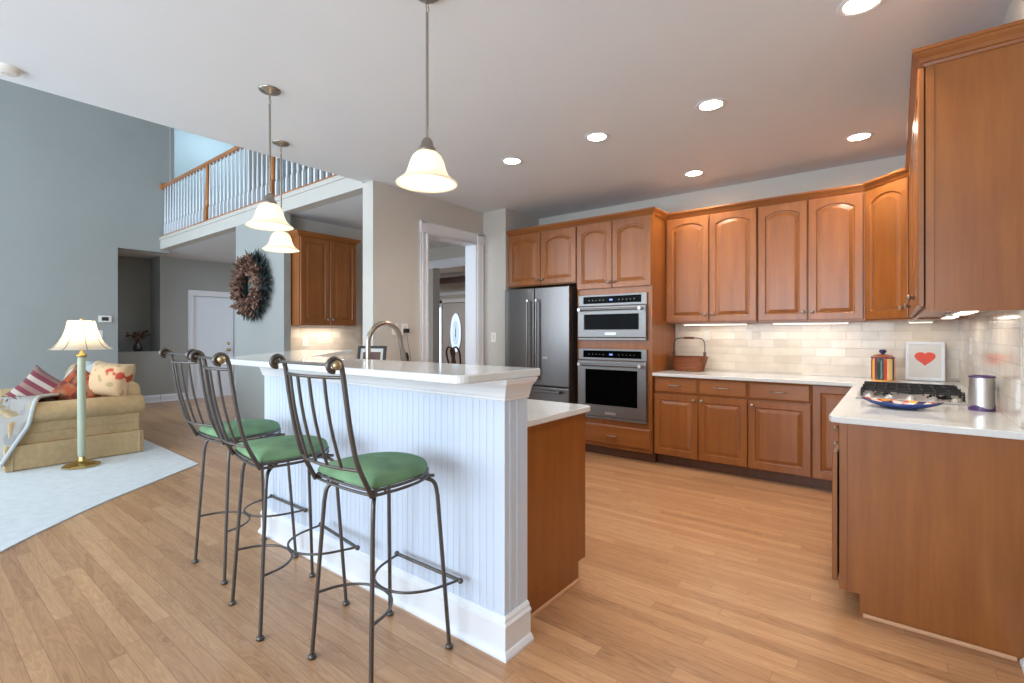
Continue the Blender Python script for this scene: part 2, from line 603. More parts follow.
        if sub:
            s = o.modifiers.new('smooth', 'SUBSURF')
            s.levels = s.render_levels = sub
        return o


def thing(name, label, cat, loc=(0, 0, 0), rz=0.0, group=None):
    o = bpy.data.objects.new(name, None)
    o.empty_display_size = 0.1
    COL.objects.link(o)
    o.location = loc
    o.rotation_euler = (0, 0, rz)
    return tag(o, label, cat, group)


def tag(o, label, cat, group=None):
    o['label'] = label
    o['category'] = cat
    if group:
        o['group'] = group
    return o


def struct(o):
    o['kind'] = 'structure'
    return o


def copy_tree(o, parent=None):
    c = o.copy()
    COL.objects.link(c)
    if parent:
        c.parent = parent
    for ch in list(o.children):
        copy_tree(ch, c)
    return c


def B(name, m, boxes, parent=None, bevel=0.0):
    mb = MB()
    for b in boxes:
        mb.box(*b)
    return mb.build(name, m, parent, bevel)


def spline(pts, sub=6, closed=False):
    pts = [Vector(p) for p in pts]
    n = len(pts)
    out = []
    rng = range(n if closed else n - 1)
    for i in rng:
        p0 = pts[i - 1] if (closed or i > 0) else pts[0]
        p1, p2 = pts[i], pts[(i + 1) % n]
        p3 = pts[(i + 2) % n] if (closed or i + 2 < n) else pts[-1]
        for k in range(sub):
            t = k / sub
            out.append(0.5 * ((2 * p1) + (p2 - p0) * t + (2 * p0 - 5 * p1 + 4 * p2 - p3) * t * t + (3 * p1 - p0 - 3 * p2 + p3) * t ** 3))
    if not closed:
        out.append(pts[-1])
    return out

# ------------------------------------------------------------------ room shell
CZ = 2.83          # kitchen ceiling
XE = -4.23         # where the kitchen ceiling ends over the family room
XR = 0.416          # right wall
YB = 5.37          # back wall
struct(B('floor', M['floor'], [(-14.2, 0.6, -3.5, 10.4, -0.06, 0.0)]))
struct(B('ceiling', M['ceiling'], [(XE, XR + 0.2, -3.4, 5.6, CZ, 3.06)]))
struct(B('ceiling_hall', M['ceiling'], [(-12.2, XE, 3.14, 10.4, 2.79, 2.80), (-12.2, -10.39, 2.2, 3.14, 2.79, 3.06)]))
struct(B('ceiling_upper', M['ceiling'], [(-14.2, XR + 0.2, -3.4, 8.0, 6.3, 6.4)]))
struct(B('wall_back', M['wall'], [(-3.74, XR + 0.15, YB, YB + 0.15, 0, CZ)]))
struct(B('wall_right', M['wall'], [(XR, XR + 0.15, -3.4, YB, 0, CZ)]))
struct(B('wall_fridge_jog', M['wall'], [(-4.27, -3.74, 4.66, YB + 0.15, 0, CZ)]))
struct(B('wall_doorway', M['wall'], [(-4.27, -4.10, 3.0, 3.72, 0, CZ), (-4.27, -4.10, 4.53, 4.66, 0, CZ), (-4.27, -4.10, 3.72, 4.53, 2.42, CZ)]))
struct(B('wall_wreath', M['wall_shaded'], [(-7.19, -5.865, 3.0, 3.085, 0, 2.79)]))
struct(B('wall_pantry', M['wall'], [(-6.20, -6.04, 3.085, 4.6, 0, 2.79)]))
struct(B('wall_left', M['wall_shaded'], [(-10.4, -10.2, -3.2, 2.40, 0, 6.3), (-10.4, -10.2, 2.40, 3.14, 2.74, 6.3), (-10.4, -10.16, 3.14, 3.20, 3.06, 6.3)]))
struct(B('wall_hall', M['wall_shaded'], [(-11.3, -11.1, 3.26, 3.83, 0, 2.79), (-11.3, -11.1, 4.60, 9.0, 0, 2.79), (-11.3, -11.1, 3.83, 4.60, 2.07, 2.79)]))
struct(B('wall_alcove', M['wall_shaded'], [(-11.75, -11.65, 2.2, 3.4, 0, 2.79), (-11.75, -10.4, 2.2, 2.32, 0, 2.79), (-11.65, -11.3, 3.26, 3.4, 0, 2.79), (-11.65, -11.1, 2.32, 3.26, 0, 0.97)]))
struct(B('wall_foyer', M['wall'], [(-9.3, -6.36, 5.9, 6.06, 0, 2.79), (-6.36, -4.9, 5.9, 6.06, 2.44, 2.79), (-4.9, -4.27, 5.9, 6.06, 0, 2.79),
                                  (-11.3, -4.2, 9.2, 9.35, 0, 2.79), (-4.27, -4.1, 5.5, 9.3, 0, 2.79)]))
struct(B('wall_upper_near', M['wall_shaded'], [(XE, XE + 0.15, -3.4, 3.0, 3.06, 6.3)]))
struct(B('floor_upper', M['ceiling'], [(-14.2, XE, 3.14, 8.0, 2.80, 3.06), (-14.2, -10.41, 2.2, 3.14, 3.061, 3.07)]))
struct(B('wall_upper_back', M['wall_shaded'], [(-14.2, XE + 0.15, 7.6, 7.75, 3.06, 6.3), (XE, XE + 0.15, 3.0, 7.75, 3.06, 6.3)]))
struct(B('wall_upper_left', M['wall'], [(-12.6, -12.45, 3.0, 7.6, 3.06, 6.3), (-12.6, -10.4, 3.0, 3.12, 3.07, 6.3)]))
struct(B('wall_stair_half', M['wall'], [(-10.25, -4.3, 4.35, 4.47, 3.06, 3.75), (-10.25, -10.15, 4.47, 7.6, 3.06, 6.3)]))
# white fascia of the balcony floor
struct(B('trim_balcony_fascia', M['wall'], [(-10.2, -4.271, 3.0, 3.14, 2.79, 3.0), (-10.2, XE, 2.985, 3.0, 2.945, 2.995), (-10.2, XE, 3.09, 3.14, 3.0, 3.07)]))
# rear wall with the two big windows that light the rooms
struct(B('wall_rear', M['wall'], [
    (-4.23, -3.45, -3.35, -3.2, 0, CZ), (-0.05, XR + 0.15, -3.35, -3.2, 0, CZ), (-3.45, -0.05, -3.35, -3.2, 0, 0.6), (-3.45, -0.05, -3.35, -3.2, 2.5, CZ),
    (-10.4, -9.7, -3.35, -3.2, 0, 6.3), (-5.1, -4.23, -3.35, -3.2, 0, 6.3), (-9.7, -5.1, -3.35, -3.2, 0, 0.5), (-9.7, -5.1, -3.35, -3.2, 4.7, 6.3)]))


def window(name, x0, x1, z0, z1, nx, nz):
    root = thing(name, '', '', (0, 0, 0))
    del root['label'], root['category']
    root['kind'] = 'structure'
    fr = MB()
    for k in range(nx + 1):
        x = x0 + (x1 - x0) * k / nx
        w = 0.03
        fr.box(max(x - w, x0), min(x + w, x1), -3.28, -3.22, z0, z1)
    for k in range(nz + 1):
        z = z0 + (z1 - z0) * k / nz
        fr.box(x0, x1, -3.275, -3.225, max(z - 0.03, z0), min(z + 0.03, z1))
    fr.build('window_frame', M['trim'], root)
    return root


window('window_1', -3.45, -0.05, 0.6, 2.5, 3, 1)
window('window_2', -9.7, -5.1, 0.5, 4.7, 4, 2)

# tile splashbacks (part of the walls)
struct(B('wall_back_tile', M['tile_x'], [(-1.905, XR, YB - 0.012, YB - 0.001, 0.915, 1.43)]))
struct(B('wall_right_tile', M['tile_y'], [(XR - 0.012, XR - 0.001, 2.87, YB - 0.012, 0.915, 1.43)]))
struct(B('wall_pantry_tile', M['tile_y'], [(-6.039, -6.028, 3.086, 4.2, 0.90, 1.44)]))

# baseboards
BB = [(0, 0), (0.030, 0), (0.030, 0.012), (0.018, 0.026), (0.016, 0.03), (0.016, 0.115), (0.010, 0.128), (0.006, 0.14), (0, 0.14)]


def baseboard(name, path, prof=BB):
    mb = MB()
    mb.sweep(path, prof)
    return struct(mb.build(name, M['trim'], fixn=True))


baseboard('baseboard_right', [(XR, 2.765), (XR, -3.19)])
baseboard('baseboard_left', [(-10.2, -3.19), (-10.2, 2.40)])
baseboard('baseboard_hall', [(-11.1, 3.27), (-11.1, 3.72)])
baseboard('baseboard_hall_far', [(-11.1, 4.71), (-11.1, 9.19)])
baseboard('baseboard_alcove', [(-11.1, 2.33), (-11.1, 3.26)])
baseboard('baseboard_wreath', [(-7.19, 3.0), (-5.865, 3.0)])
baseboard('baseboard_doorway', [(-4.10, 3.0), (-4.10, 3.60)])
baseboard('baseboard_jog', [(-4.0, 4.66), (-3.74, 4.66)])


# door casings: boards in a plane; axis 'X' = opening in a plane of constant x
def casing(name, axis, c, a0, a1, ztop, out, wd=0.105, t=0.022, head=0.11, cap=True):
    """a0..a1 opening; out = +1/-1 side that the casing stands proud to"""
    mb = MB()

    def bx(p0, p1, q0, q1, z0, z1):
        lo, hi = (c, c + t * out) if out > 0 else (c + t * out, c)
        if axis == 'X':
            mb.box(lo - 0 if q0 is None else q0, hi if q1 is None else q1, p0, p1, z0, z1)
        else:
            mb.box(p0, p1, lo if q0 is None else q0, hi if q1 is None else q1, z0, z1)
    bx(a0 - wd, a0, None, None, 0.0, ztop)
    bx(a1, a1 + wd, None, None, 0.0, ztop)
    for e in (0.02, wd - 0.026):
        lo, hi = sorted((c, c + (t + 0.008) * out))
        bx(a0 - wd + e, a0 - wd + e + 0.008, lo, hi, 0.0, ztop)
        bx(a1 + e, a1 + e + 0.008, lo, hi, 0.0, ztop)
    bx(a0 - wd, a1 + wd, None, None, ztop, ztop + head)
    if cap:
        lo, hi = sorted((c, c + (t + 0.012) * out))
        bx(a0 - wd - 0.008, a0 + 0.008, lo, hi, ztop - 0.006, ztop + head + 0.012)
        bx(a1 - 0.008, a1 + wd + 0.008, lo, hi, ztop - 0.006, ztop + head + 0.012)
        bx(a0 - wd, a1 + wd, lo, hi, ztop + head - 0.012, ztop + head + 0.006)
    return struct(mb.build(name, M['trim'], bevel=0.003))


casing('trim_1', 'X', -4.10, 3.72, 4.53, 2.42, +1, wd=0.11)
struct(B('trim_2', M['trim'], [(-4.275, -4.095, 4.515, 4.531, 0, 2.42), (-4.275, -4.095, 3.719, 3.735, 0, 2.42), (-4.275, -4.095, 3.72, 4.53, 2.405, 2.42)]))
casing('trim_3', 'X', -11.1, 3.83, 4.60, 2.07, +1, wd=0.10, cap=False)
struct(B('trim_4', M['trim'], [(-6.55, -4.9, 5.875, 5.9, 2.44, 2.56), (-6.56, -4.9, 5.865, 5.9, 2.545, 2.57), (-6.2, -4.9, 5.88, 5.9, 2.42, 2.44)]))
struct(B('trim_5', M['beam'], [(-11.0, -5.0, 8.6, 8.75, 2.56, 2.70)]))
struct(B('trim_6', M['trim'], [(-11.0, -5.0, 9.17, 9.2, 2.32, 2.40)]))

# hall door with six panels
d = thing('door_1', '', '', (-11.13, 3.83, 0.0))
del d['label'], d['category']
d['kind'] = 'structure'
mb = MB()
mb.box(-0.04, 0.0, 0.004, 0.766, 0.005, 2.065)
for (y0, y1) in ((0.10, 0.34), (0.43, 0.67)):
    for (z0, z1) in ((0.20, 0.78), (0.92, 1.60), (1.72, 1.95)):
        L = []
        for e, x in ((0, 0.0005), (0.012, -0.009), (0.02, -0.009), (0.045, 0.0)):
            L.append([(x, y0 + e, z0 + e), (x, y1 - e, z0 + e), (x, y1 - e, z1 - e), (x, y0 + e, z1 - e)])
        mb.loops([[(x + 0.0012, y, z) for x, y, z in l] for l in L])
mb.build('door_slab', M['bluedoor'], d)
mb = MB()
mb.lathe([(0.001, 0), (0.030, 0.0), (0.030, 0.006), (0.012, 0.012), (0.012, 0.035), (0.026, 0.045), (0.032, 0.06), (0.026, 0.075), (0.001, 0.08)], n=20)
mb.xf(Matrix.Translation((0.0, 0.66, 0.97)) @ Matrix.Rotation(PI / 2, 4, 'Y'))
mb.build('door_knob', M['brass'], d)
mb = MB()
mb.lathe([(0.001, 0), (0.030, 0.0), (0.028, 0.012), (0.001, 0.018)], n=20)
mb.xf(Matrix.Translation((0.0, 0.66, 1.10)) @ Matrix.Rotation(PI / 2, 4, 'Y'))
mb.build('deadbolt', M['brass'], d)

# front door with oval glass far through the doorway
fd = thing('door_2', '', '', (-8.98, 9.17, 0.0))
del fd['label'], fd['category']
fd['kind'] = 'structure'
mb = MB()
mb.box(-0.47, 0.47, -0.04, 0.0, 0.01, 2.10)
mb.build('door_slab', M['doorpaint'], fd)
mb = MB()
mb.box(-0.75, -0.52, -0.03, 0.03, 0.0, 2.2)
mb.box(0.52, 0.60, -0.03, 0.03, 0.0, 2.2)
mb.box(-0.75, 0.60, -0.03, 0.03, 2.12, 2.22)
mb.build('door_frame', M['trim'], fd)
mb = MB()
mb.box(-0.70, -0.57, -0.04, -0.02, 0.25, 2.0)
mb.build('sidelight_glass', M['windowglow'], fd)
mb = MB()
NO = 32
def oval(rx, rz, y):
    return [(rx * math.cos(2 * PI * i / NO), y, 1.33 + rz * math.sin(2 * PI * i / NO)) for i in range(NO)]
mb.loops([oval(0.22, 0.54, -0.041), oval(0.22, 0.54, -0.06), oval(0.195, 0.51, -0.06), oval(0.19, 0.505, -0.045)], fill=False)
mb.build('oval_molding', M['doorpaint'], fd)
mb = MB()
mb.add(oval(0.19, 0.505, -0.046), [tuple(range(NO))])
og = mb.build('oval_glass', M['ovalglass'], fd)
mb = MB()
for i in range(7):
    a = PI * i / 7
    mb.tube([(0.10 * math.cos(a), -0.05, 1.33 + 0.3 * math.sin(a)), (-0.10 * math.cos(a), -0.05, 1.33 - 0.3 * math.sin(a))], 0.005, 4)
mb.tube([(0.10 * math.cos(t), -0.05, 1.33 + 0.30 * math.sin(t)) for t in [2 * PI * i / 20 for i in range(20)]], 0.005, 4, closed=True)
mb.build('leaded_came', M['nickel'], fd)

# ------------------------------------------------------------------ upstairs railing
rail = thing('balcony_railing', 'oak and white balustrade along the upstairs balcony over the family room', 'railing', (-10.2, 3.045, 3.0))
mb = MB()
mb.box(0, 5.97, -0.045, 0.045, 0.0, 0.025)
mb.build('base_rail', M['oak_rail'], rail, bevel=0.006)
HR = [(-0.032, 0), (0.032, 0), (0.034, 0.02), (0.028, 0.045), (0.012, 0.06), (-0.012, 0.06), (-0.028, 0.045), (-0.034, 0.02)]
mb = MB()
n = len(HR)
vs = [(0.0, a, 0.87 + b) for a, b in HR] + [(5.97, a, 0.87 + b) for a, b in HR]
mb.add(vs, [(i, (i + 1) % n, n + (i + 1) % n, n + i) for i in range(n)] + [tuple(range(n)), tuple(range(2 * n - 1, n - 1, -1))])
st_ = len(mb.v)
mb.lathe([(0.001, 0), (0.062, 0), (0.062, 0.01), (0.05, 0.02), (0.001, 0.02)], (0, 0, 0), 24, caps=False)
for i in range(st_, len(mb.v)):
    x, y, z = mb.v[i]
    mb.v[i] = (z, y, 0.90 + x)
mb.build('handrail', M['oak_rail'], rail)


def newel(parent, x):
    mb = MB()
    s = 0.040
    mb.box(x - s, x + s, -s, s, 0.025, 0.24)
    mb.lathe([(0.034, 0.24), (0.038, 0.25), (0.026, 0.265), (0.034, 0.285), (0.037, 0.34), (0.030, 0.55), (0.023, 0.70), (0.026, 0.72), (0.022, 0.74), (0.034, 0.87)], (x, 0, 0), 16)
    return mb.build('newel_post', M['oak_rail'], parent)


newel(rail, 1.93)
newel(rail, 3.98)
bal0 = None
xs = []
x = 0.10
while x < 5.95:
    if min(abs(x - 1.93), abs(x - 3.98)) > 0.055:
        xs.append(x)
    x += 0.128
for x in xs:
    if bal0 is None:
        mb = MB()
        mb.box(-0.016, 0.016, -0.016, 0.016, 0.025, 0.22)
        mb.lathe([(0.015, 0.22), (0.011, 0.235), (0.016, 0.255), (0.0165, 0.30), (0.011, 0.62), (0.0095, 0.87)], (0, 0, 0), 8)
        bal0 = mb.build('baluster', M['trim'], rail)
        bal0.location = (x, 0, 0)
    else:
        c = bal0.copy()
        COL.objects.link(c)
        c.parent = rail
        c.location = (x, 0, 0)
# upstairs ornament behind the balusters
orn = MB()
for k in range(9):
    a = k * 2 * PI / 9
    orn.tube([(0.04 * math.cos(a), 0.04 * math.sin(a), 0), (0.20 * math.cos(a), 0.20 * math.sin(a), 0.10), (0.16 * math.cos(a), 0.16 * math.sin(a), 0.34)], 0.02, 6)
orn.lathe([(0.12, 0), (0.14, 0.02), (0.12, 0.04)], (0, 0, 0), 18)
o = orn.build('slatted_basket', M['wreath_dark'], None, loc=(-10.35, 3.75, 3.07))
tag(o, 'dark open slatted basket on the upstairs landing floor behind the balusters', 'basket')

# ------------------------------------------------------------------ cabinets
def door_geo(mb, x, z, w, h, arch=0.0, s=0.058, t=0.021, y=0.0):
    NA = 14

    def R(e):
        e2 = e
        pts = [(x + e, z + e), (x + w - e, z + e)]
        for i in range(NA + 1):
            u = 1 - 2 * i / NA
            pts.append((x + w / 2 + u * (w / 2 - e), z + h - e))
        return pts

    def P(e):
        hw = w / 2 - s - e
        pts = [(x + s + e, z + s + e), (x + w - s - e, z + s + e)]
        for i in range(NA + 1):
            u = 1 - 2 * i / NA
            pts.append((x + w / 2 + u * hw, z + h - s - arch - e + arch * (1 - abs(u) ** 2.2)))
        return pts
    L = [(R(0), 0), (R(0), -t + 0.004), (R(0.004), -t), (P(0), -t), (P(0.003), -t + 0.003), (P(0.006), -t + 0.009), (P(0.012), -t + 0.010), (P(0.040), -t + 0.002)]
    mb.loops([[(px, y + dy, pz) for px, pz in l] for l, dy in L])


def drawer_geo(mb, x, z, w, h, t=0.021, y=0.0):
    L = []
    for e, dy in ((0, 0), (0, -t + 0.010), (0.006, -t + 0.008), (0.012, -t + 0.002), (0.016, -t)):
        L.append([(x + e, y + dy, z + e), (x + w - e, y + dy, z + e), (x + w - e, y + dy, z + h - e), (x + e, y + dy, z + h - e)])
    mb.loops(L)


def knob(parent, x, y, z):
    mb = MB()
    mb.lathe([(0.0001, 0), (0.008, 0.0), (0.006, 0.010), (0.009, 0.014), (0.0155, 0.020), (0.0165, 0.026), (0.012, 0.031), (0.0001, 0.033)], n=14)
    mb.xf(Matrix.Translation((x, y, z)) @ Matrix.Rotation(PI / 2, 4, 'X'))
    return mb.build('knob', M['nickel'], parent)


def pull(parent, x, y, z, w=0.10):
    mb = MB()
    pts = [(x - w / 2, y, z), (x - w / 2, y - 0.018, z), (x - w / 2 + 0.012, y - 0.027, z), (x, y - 0.031, z), (x + w / 2 - 0.012, y - 0.027, z), (x + w / 2, y - 0.018, z), (x + w / 2, y, z)]
    mb.tube(spline(pts, 4), 0.0055, 8)
    for sx in (-1, 1):
        mb.ball((x + sx * (w / 2 + 0.004), y - 0.02, z), 0.008, 10, 6)
    return mb.build('handle', M['nickel'], parent)


def cabinet(name, label, cat, loc, rz, w, d, z0, z1, items, toe=0.0, group=None, box=True, shoe_sides=()):
    root = thing(name, label, cat, loc, rz, group)
    if box:
        mb = MB()
        mb.box(0, w, 0, d, z0, z1)
        mb.build('body', M['wood'], root, bevel=0.002)
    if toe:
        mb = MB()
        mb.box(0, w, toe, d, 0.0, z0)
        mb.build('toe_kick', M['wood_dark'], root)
    for it in items:
        if it[0] == 'door':
            _, x, z, dw, dh, arch, kx, kz = it
            mb = MB()
            door_geo(mb, x, z, dw, dh, arch, y=-0.001)
            do = mb.build('door', M['wood'], root)
            if kx is not None:
                knob(do, x + kx, -0.022, z + kz)
        else:
            _, x, z, dw, dh = it
            mb = MB()
            drawer_geo(mb, x, z, dw, dh, y=-0.001)
            do = mb.build('drawer', M['wood_h'], root)
            pull(do, x + dw / 2, -0.022, z + dh / 2)
    return root


G = 'wall and base cabinets of matching maple'
YF = 4.747        # face of the base run and doors
# base run on the back wall
y0 = YF + 0.021
cabinet('base_cabinet', 'maple base cabinet with two drawers over two doors beneath the wicker basket', 'cabinet', (-1.909, y0, 0), 0, 0.868, YB - y0 - 0.005, 0.10, 0.882,
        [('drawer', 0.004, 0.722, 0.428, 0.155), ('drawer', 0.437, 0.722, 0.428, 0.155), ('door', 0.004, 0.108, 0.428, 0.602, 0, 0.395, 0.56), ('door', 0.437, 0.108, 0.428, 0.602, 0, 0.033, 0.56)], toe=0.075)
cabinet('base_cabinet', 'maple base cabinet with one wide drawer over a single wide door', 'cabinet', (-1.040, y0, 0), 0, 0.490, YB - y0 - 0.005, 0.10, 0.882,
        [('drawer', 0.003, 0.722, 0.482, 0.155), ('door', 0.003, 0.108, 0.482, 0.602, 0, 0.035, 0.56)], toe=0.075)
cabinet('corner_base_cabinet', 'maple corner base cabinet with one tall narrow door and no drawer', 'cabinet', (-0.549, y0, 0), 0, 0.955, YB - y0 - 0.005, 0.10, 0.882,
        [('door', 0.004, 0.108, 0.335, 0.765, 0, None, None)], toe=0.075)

# right run: base under the cooktop (faces -x)
XF = -0.209
rr = thing('cooktop_base_cabinet', 'long maple base cabinet with plain end panel under the gas cooktop', 'cabinet', (XF, 4.76, 0), -PI / 2)
L = 4.76 - 2.775
mb = MB()
mb.box(0, L, 0, XR - XF - 0.004, 0.10, 0.882)
mb.build('body', M['wood'], rr)
mb = MB()
mb.box(0, L, 0.078, XR - XF - 0.004, 0.0, 0.10)
mb.build('toe_kick', M['wood'], rr)
mb = MB()
mb.box(L, L + 0.012, 0.09, XR - XF - 0.035, 0.0, 0.018)
mb.build('shoe_molding', M['oak_shoe'], rr, bevel=0.004)
mb = MB()
mb.box(L, L + 0.003, 0.0, 0.032, 0.10, 0.882)
mb.build('end_stile', M['wood'], rr, bevel=0.001)
xs_ = [0.02, 0.50, 0.98, 1.46]
for i, xx in enumerate(xs_):
    mb = MB()
    drawer_geo(mb, xx, 0.745, 0.47 if i < 3 else 0.490, 0.130, y=0.012)
    dr = mb.build('drawer', M['wood_h'], rr)
    pull(dr, xx + 0.24, -0.009, 0.81)
    mb = MB()
    door_geo(mb, xx, 0.125, 0.47 if i < 3 else 0.505, 0.61, y=-0.010)
    dd = mb.build('door', M['wood'], rr)
    knob(dd, xx + 0.03, -0.031, 0.69)

# tall oven cabinet
YT = 4.72
ov = cabinet('oven_cabinet', 'tall maple cabinet housing the built-in microwave and wall oven beside the fridge', 'cabinet', (-2.77, YT, 0), 0, 0.857, YB - YT - 0.005, 0.10, 2.50,
             [('door', 0.004, 1.785, 0.421, 0.700, 0.045, 0.39, 0.06), ('door', 0.430, 1.785, 0.421, 0.700, 0.045, 0.03, 0.06), ('drawer', 0.012, 0.135, 0.832, 0.205)], toe=0.07)
cabinet('over_fridge_cabinet', 'wide short maple cabinet with two arched doors directly above the refrigerator', 'cabinet', (-3.735, YT, 0), 0, 0.962, YB - YT - 0.005, 1.865, 2.50,
        [('door', 0.006, 1.875, 0.472, 0.610, 0.045, 0.44, 0.055), ('door', 0.483, 1.875, 0.472, 0.610, 0.045, 0.03, 0.055)])

# uppers on the back wall
YU = 5.045
ZU0, ZU1 = 1.41, 2.50
DU = YB - YU - 0.004
cabinet('wall_cabinet', 'tall maple wall cabinet with two arched doors above the wicker basket', 'cabinet', (-1.909, YU + 0.021, 0), 0, 0.884, DU - 0.021, ZU0, ZU1,
        [('door', 0.020, 1.425, 0.424, 1.060, 0.042, 0.392, 0.07), ('door', 0.452, 1.425, 0.426, 1.060, 0.042, 0.03, 0.07)])
cabinet('wall_cabinet', 'tall maple wall cabinet with two arched doors beside the diagonal corner cabinet', 'cabinet', (-1.021, YU + 0.021, 0), 0, 0.820, DU - 0.021, ZU0, ZU1,
        [('door', 0.006, 1.425, 0.396, 1.060, 0.042, 0.366, 0.07), ('door', 0.412, 1.425, 0.396, 1.060, 0.042, 0.03, 0.07)])
# diagonal corner upper
cc = thing('corner_wall_cabinet', 'maple corner wall cabinet set diagonally with one arched door', 'cabinet', (-0.197, YU + 0.021, 0), 0)
mb = MB()
x1c, y1c = 0.293, -0.316      # end of the diagonal in local coordinates
mb.prism([(0, 0), (x1c, y1c), (0.60, y1c), (0.60, DU - 0.021), (0, DU - 0.021)], ZU0, ZU1)
mb.build('body', M['wood'], cc, bevel=0.002)
dl = math.hypot(x1c, y1c)
mb = MB()
door_geo(mb, 0.015, 1.425, dl - 0.03, 1.060, 0.05)
mb.xf(Matrix.Rotation(math.atan2(y1c, x1c), 4, 'Z'))
dd = mb.build('door', M['wood'], cc)
kn = knob(dd, 0, 0, 0)
a_ = math.atan2(y1c, x1c)
kn.location = ((dl - 0.055) * math.cos(a_) + 0.022 * math.sin(a_), (dl - 0.055) * math.sin(a_) - 0.022 * math.cos(a_), 1.50)
kn.rotation_euler = (0, 0, a_)

# right-hand uppers (face -x)
XU = 0.105
ru = thing('tall_wall_cabinet', 'maple wall cabinet with broad plain end panel on the right wall', 'cabinet', (XU, 4.745, 0), -PI / 2)
L = 4.745 - 2.845
mb = MB()
D_ = XR - XU - 0.004
mb.box(0, L, 0, 0.02, ZU0, ZU1)
mb.box(0, 0.02, 0.02, D_, ZU0, ZU1)
mb.box(L - 0.02, L, 0.02, D_, ZU0 - 0.012, ZU1)
mb.box(0.02, L - 0.02, 0.02, D_, ZU0 + 0.012, ZU0 + 0.03)
mb.box(0.02, L - 0.02, D_ - 0.01, D_, ZU0 + 0.03, ZU1)
mb.box(0.02, L - 0.02, 0.02, D_ - 0.01, ZU1 - 0.02, ZU1)
mb.build('body', M['wood'], ru)
mb = MB()
mb.box(L, L + 0.003, 0.0, 0.030, ZU0, ZU1)
mb.build('end_stile', M['wood'], ru, bevel=0.001)
for i in range(4):
    xx = 0.01 + i * 0.473
    mb = MB()
    door_geo(mb, xx, 1.425, 0.466, 1.060, 0.05, y=-0.006)
    dd = mb.build('door', M['wood'], ru)
    knob(dd, xx + (0.44 if i % 2 == 0 else 0.034), -0.028, 1.49)

# crown moulding along the top of all uppers
CR = [(0.0, 2.485), (0.004, 2.485), (0.008, 2.497), (0.014, 2.50), (0.022, 2.515), (0.036, 2.530), (0.042, 2.540), (0.046, 2.541), (0.046, 2.556), (0.0, 2.556)]
mb = MB()
yt = YT
mb.sweep([(-3.738, yt), (-1.912, yt), (-1.912, YU + 0.021), (-0.197, YU + 0.021), (XU - 0.002, 4.750), (XU - 0.002, 2.843), (XR - 0.002, 2.843)], CR)
o = mb.build('crown_molding', M['wood_h'], None)
tag(o, 'continuous maple crown moulding running along the tops of the kitchen wall cabinets', 'moulding')

# pantry cabinet seen beyond the peninsula
pc = cabinet('pantry_wall_cabinet', 'maple wall cabinet with two square-panel doors in the pantry nook beside the wreath wall', 'cabinet', (-5.70, 3.10, 0), PI / 2, 0.80, 0.325, ZU0, ZU1,
             [('door', 0.012, 1.425, 0.384, 1.060, 0, 0.355, 0.06), ('door', 0.404, 1.425, 0.384, 1.060, 0, 0.03, 0.06)])
mb = MB()
mb.sweep([(-0.0, 0.32), (0.0, 0.0), (0.80, 0.0), (0.80, 0.32)], CR)
mb.build('crown', M['wood_h'], pc)
cabinet('pantry_base_cabinet', 'maple base cabinet in the pantry nook, mostly hidden behind the raised bar', 'cabinet', (-5.43, 3.10, 0), PI / 2, 1.0, 0.60, 0.10, 0.882,
        [('door', 0.01, 0.108, 0.485, 0.76, 0, 0.45, 0.7), ('door', 0.505, 0.108, 0.485, 0.76, 0, 0.03, 0.7)], toe=0.07)
tag(B('pantry_countertop', M['quartz'], [(-6.025, -5.40, 3.09, 4.12, 0.884, 0.914)], bevel=0.005), 'pale quartz worktop in the pantry nook under the lit tile', 'countertop')

# L-shaped counter along back and right
mb = MB()
XCF = -0.252
poly = [(-1.909, 4.71), (XCF - 0.05, 4.71), (XCF - 0.012, 4.695), (XCF, 4.655), (XCF, 2.79), (XCF + 0.012, 2.757), (XCF + 0.045, 2.745), (XR - 0.003, 2.745), (XR - 0.003, YB - 0.014), (-1.909, YB - 0.014)]
mb.prism(poly, 0.884, 0.914)
o = mb.build('countertop', M['quartz'], None, bevel=0.004)
tag(o, 'white quartz L-shaped counter holding the cooktop and running along the tiled back wall', 'countertop')

# ------------------------------------------------------------------ raised bar / peninsula
bar = thing('breakfast_bar', 'white beadboard breakfast bar wall with crown and tall baseboard behind the bar stools', 'breakfast bar', (0, 0, 0))
XB, YBF, YBB, XC = -1.245, 1.545, 1.70, -3.28
front = [(XC - 0.93, YBF + 0.93), (XC, YBF), (XB, YBF), (XB, YBB)]     # travel; right side = outwards
# beadboard outline with grooves
def beads(a, b, pitch=0.0385, dpt=0.0016):
    a, b = Vector(a), Vector(b)
    Lh = (b - a).length
    t = (b - a) / Lh
    nrm = Vector((t.y, -t.x))
    k = max(1, round(Lh / pitch))
    p = Lh / k
    out = []
    for i in range(k):
        s0 = i * p
        for ds, dn in ((0.0, -dpt), (0.0025, -dpt), (0.0035, 0.0), (0.0055, 0.0012), (0.0085, 0.0012), (0.0105, 0.0), (0.0115, -dpt), (0.0145, -dpt), (0.0155, 0.0)):
            out.append(a + t * (s0 + ds) + nrm * dn)
    return out


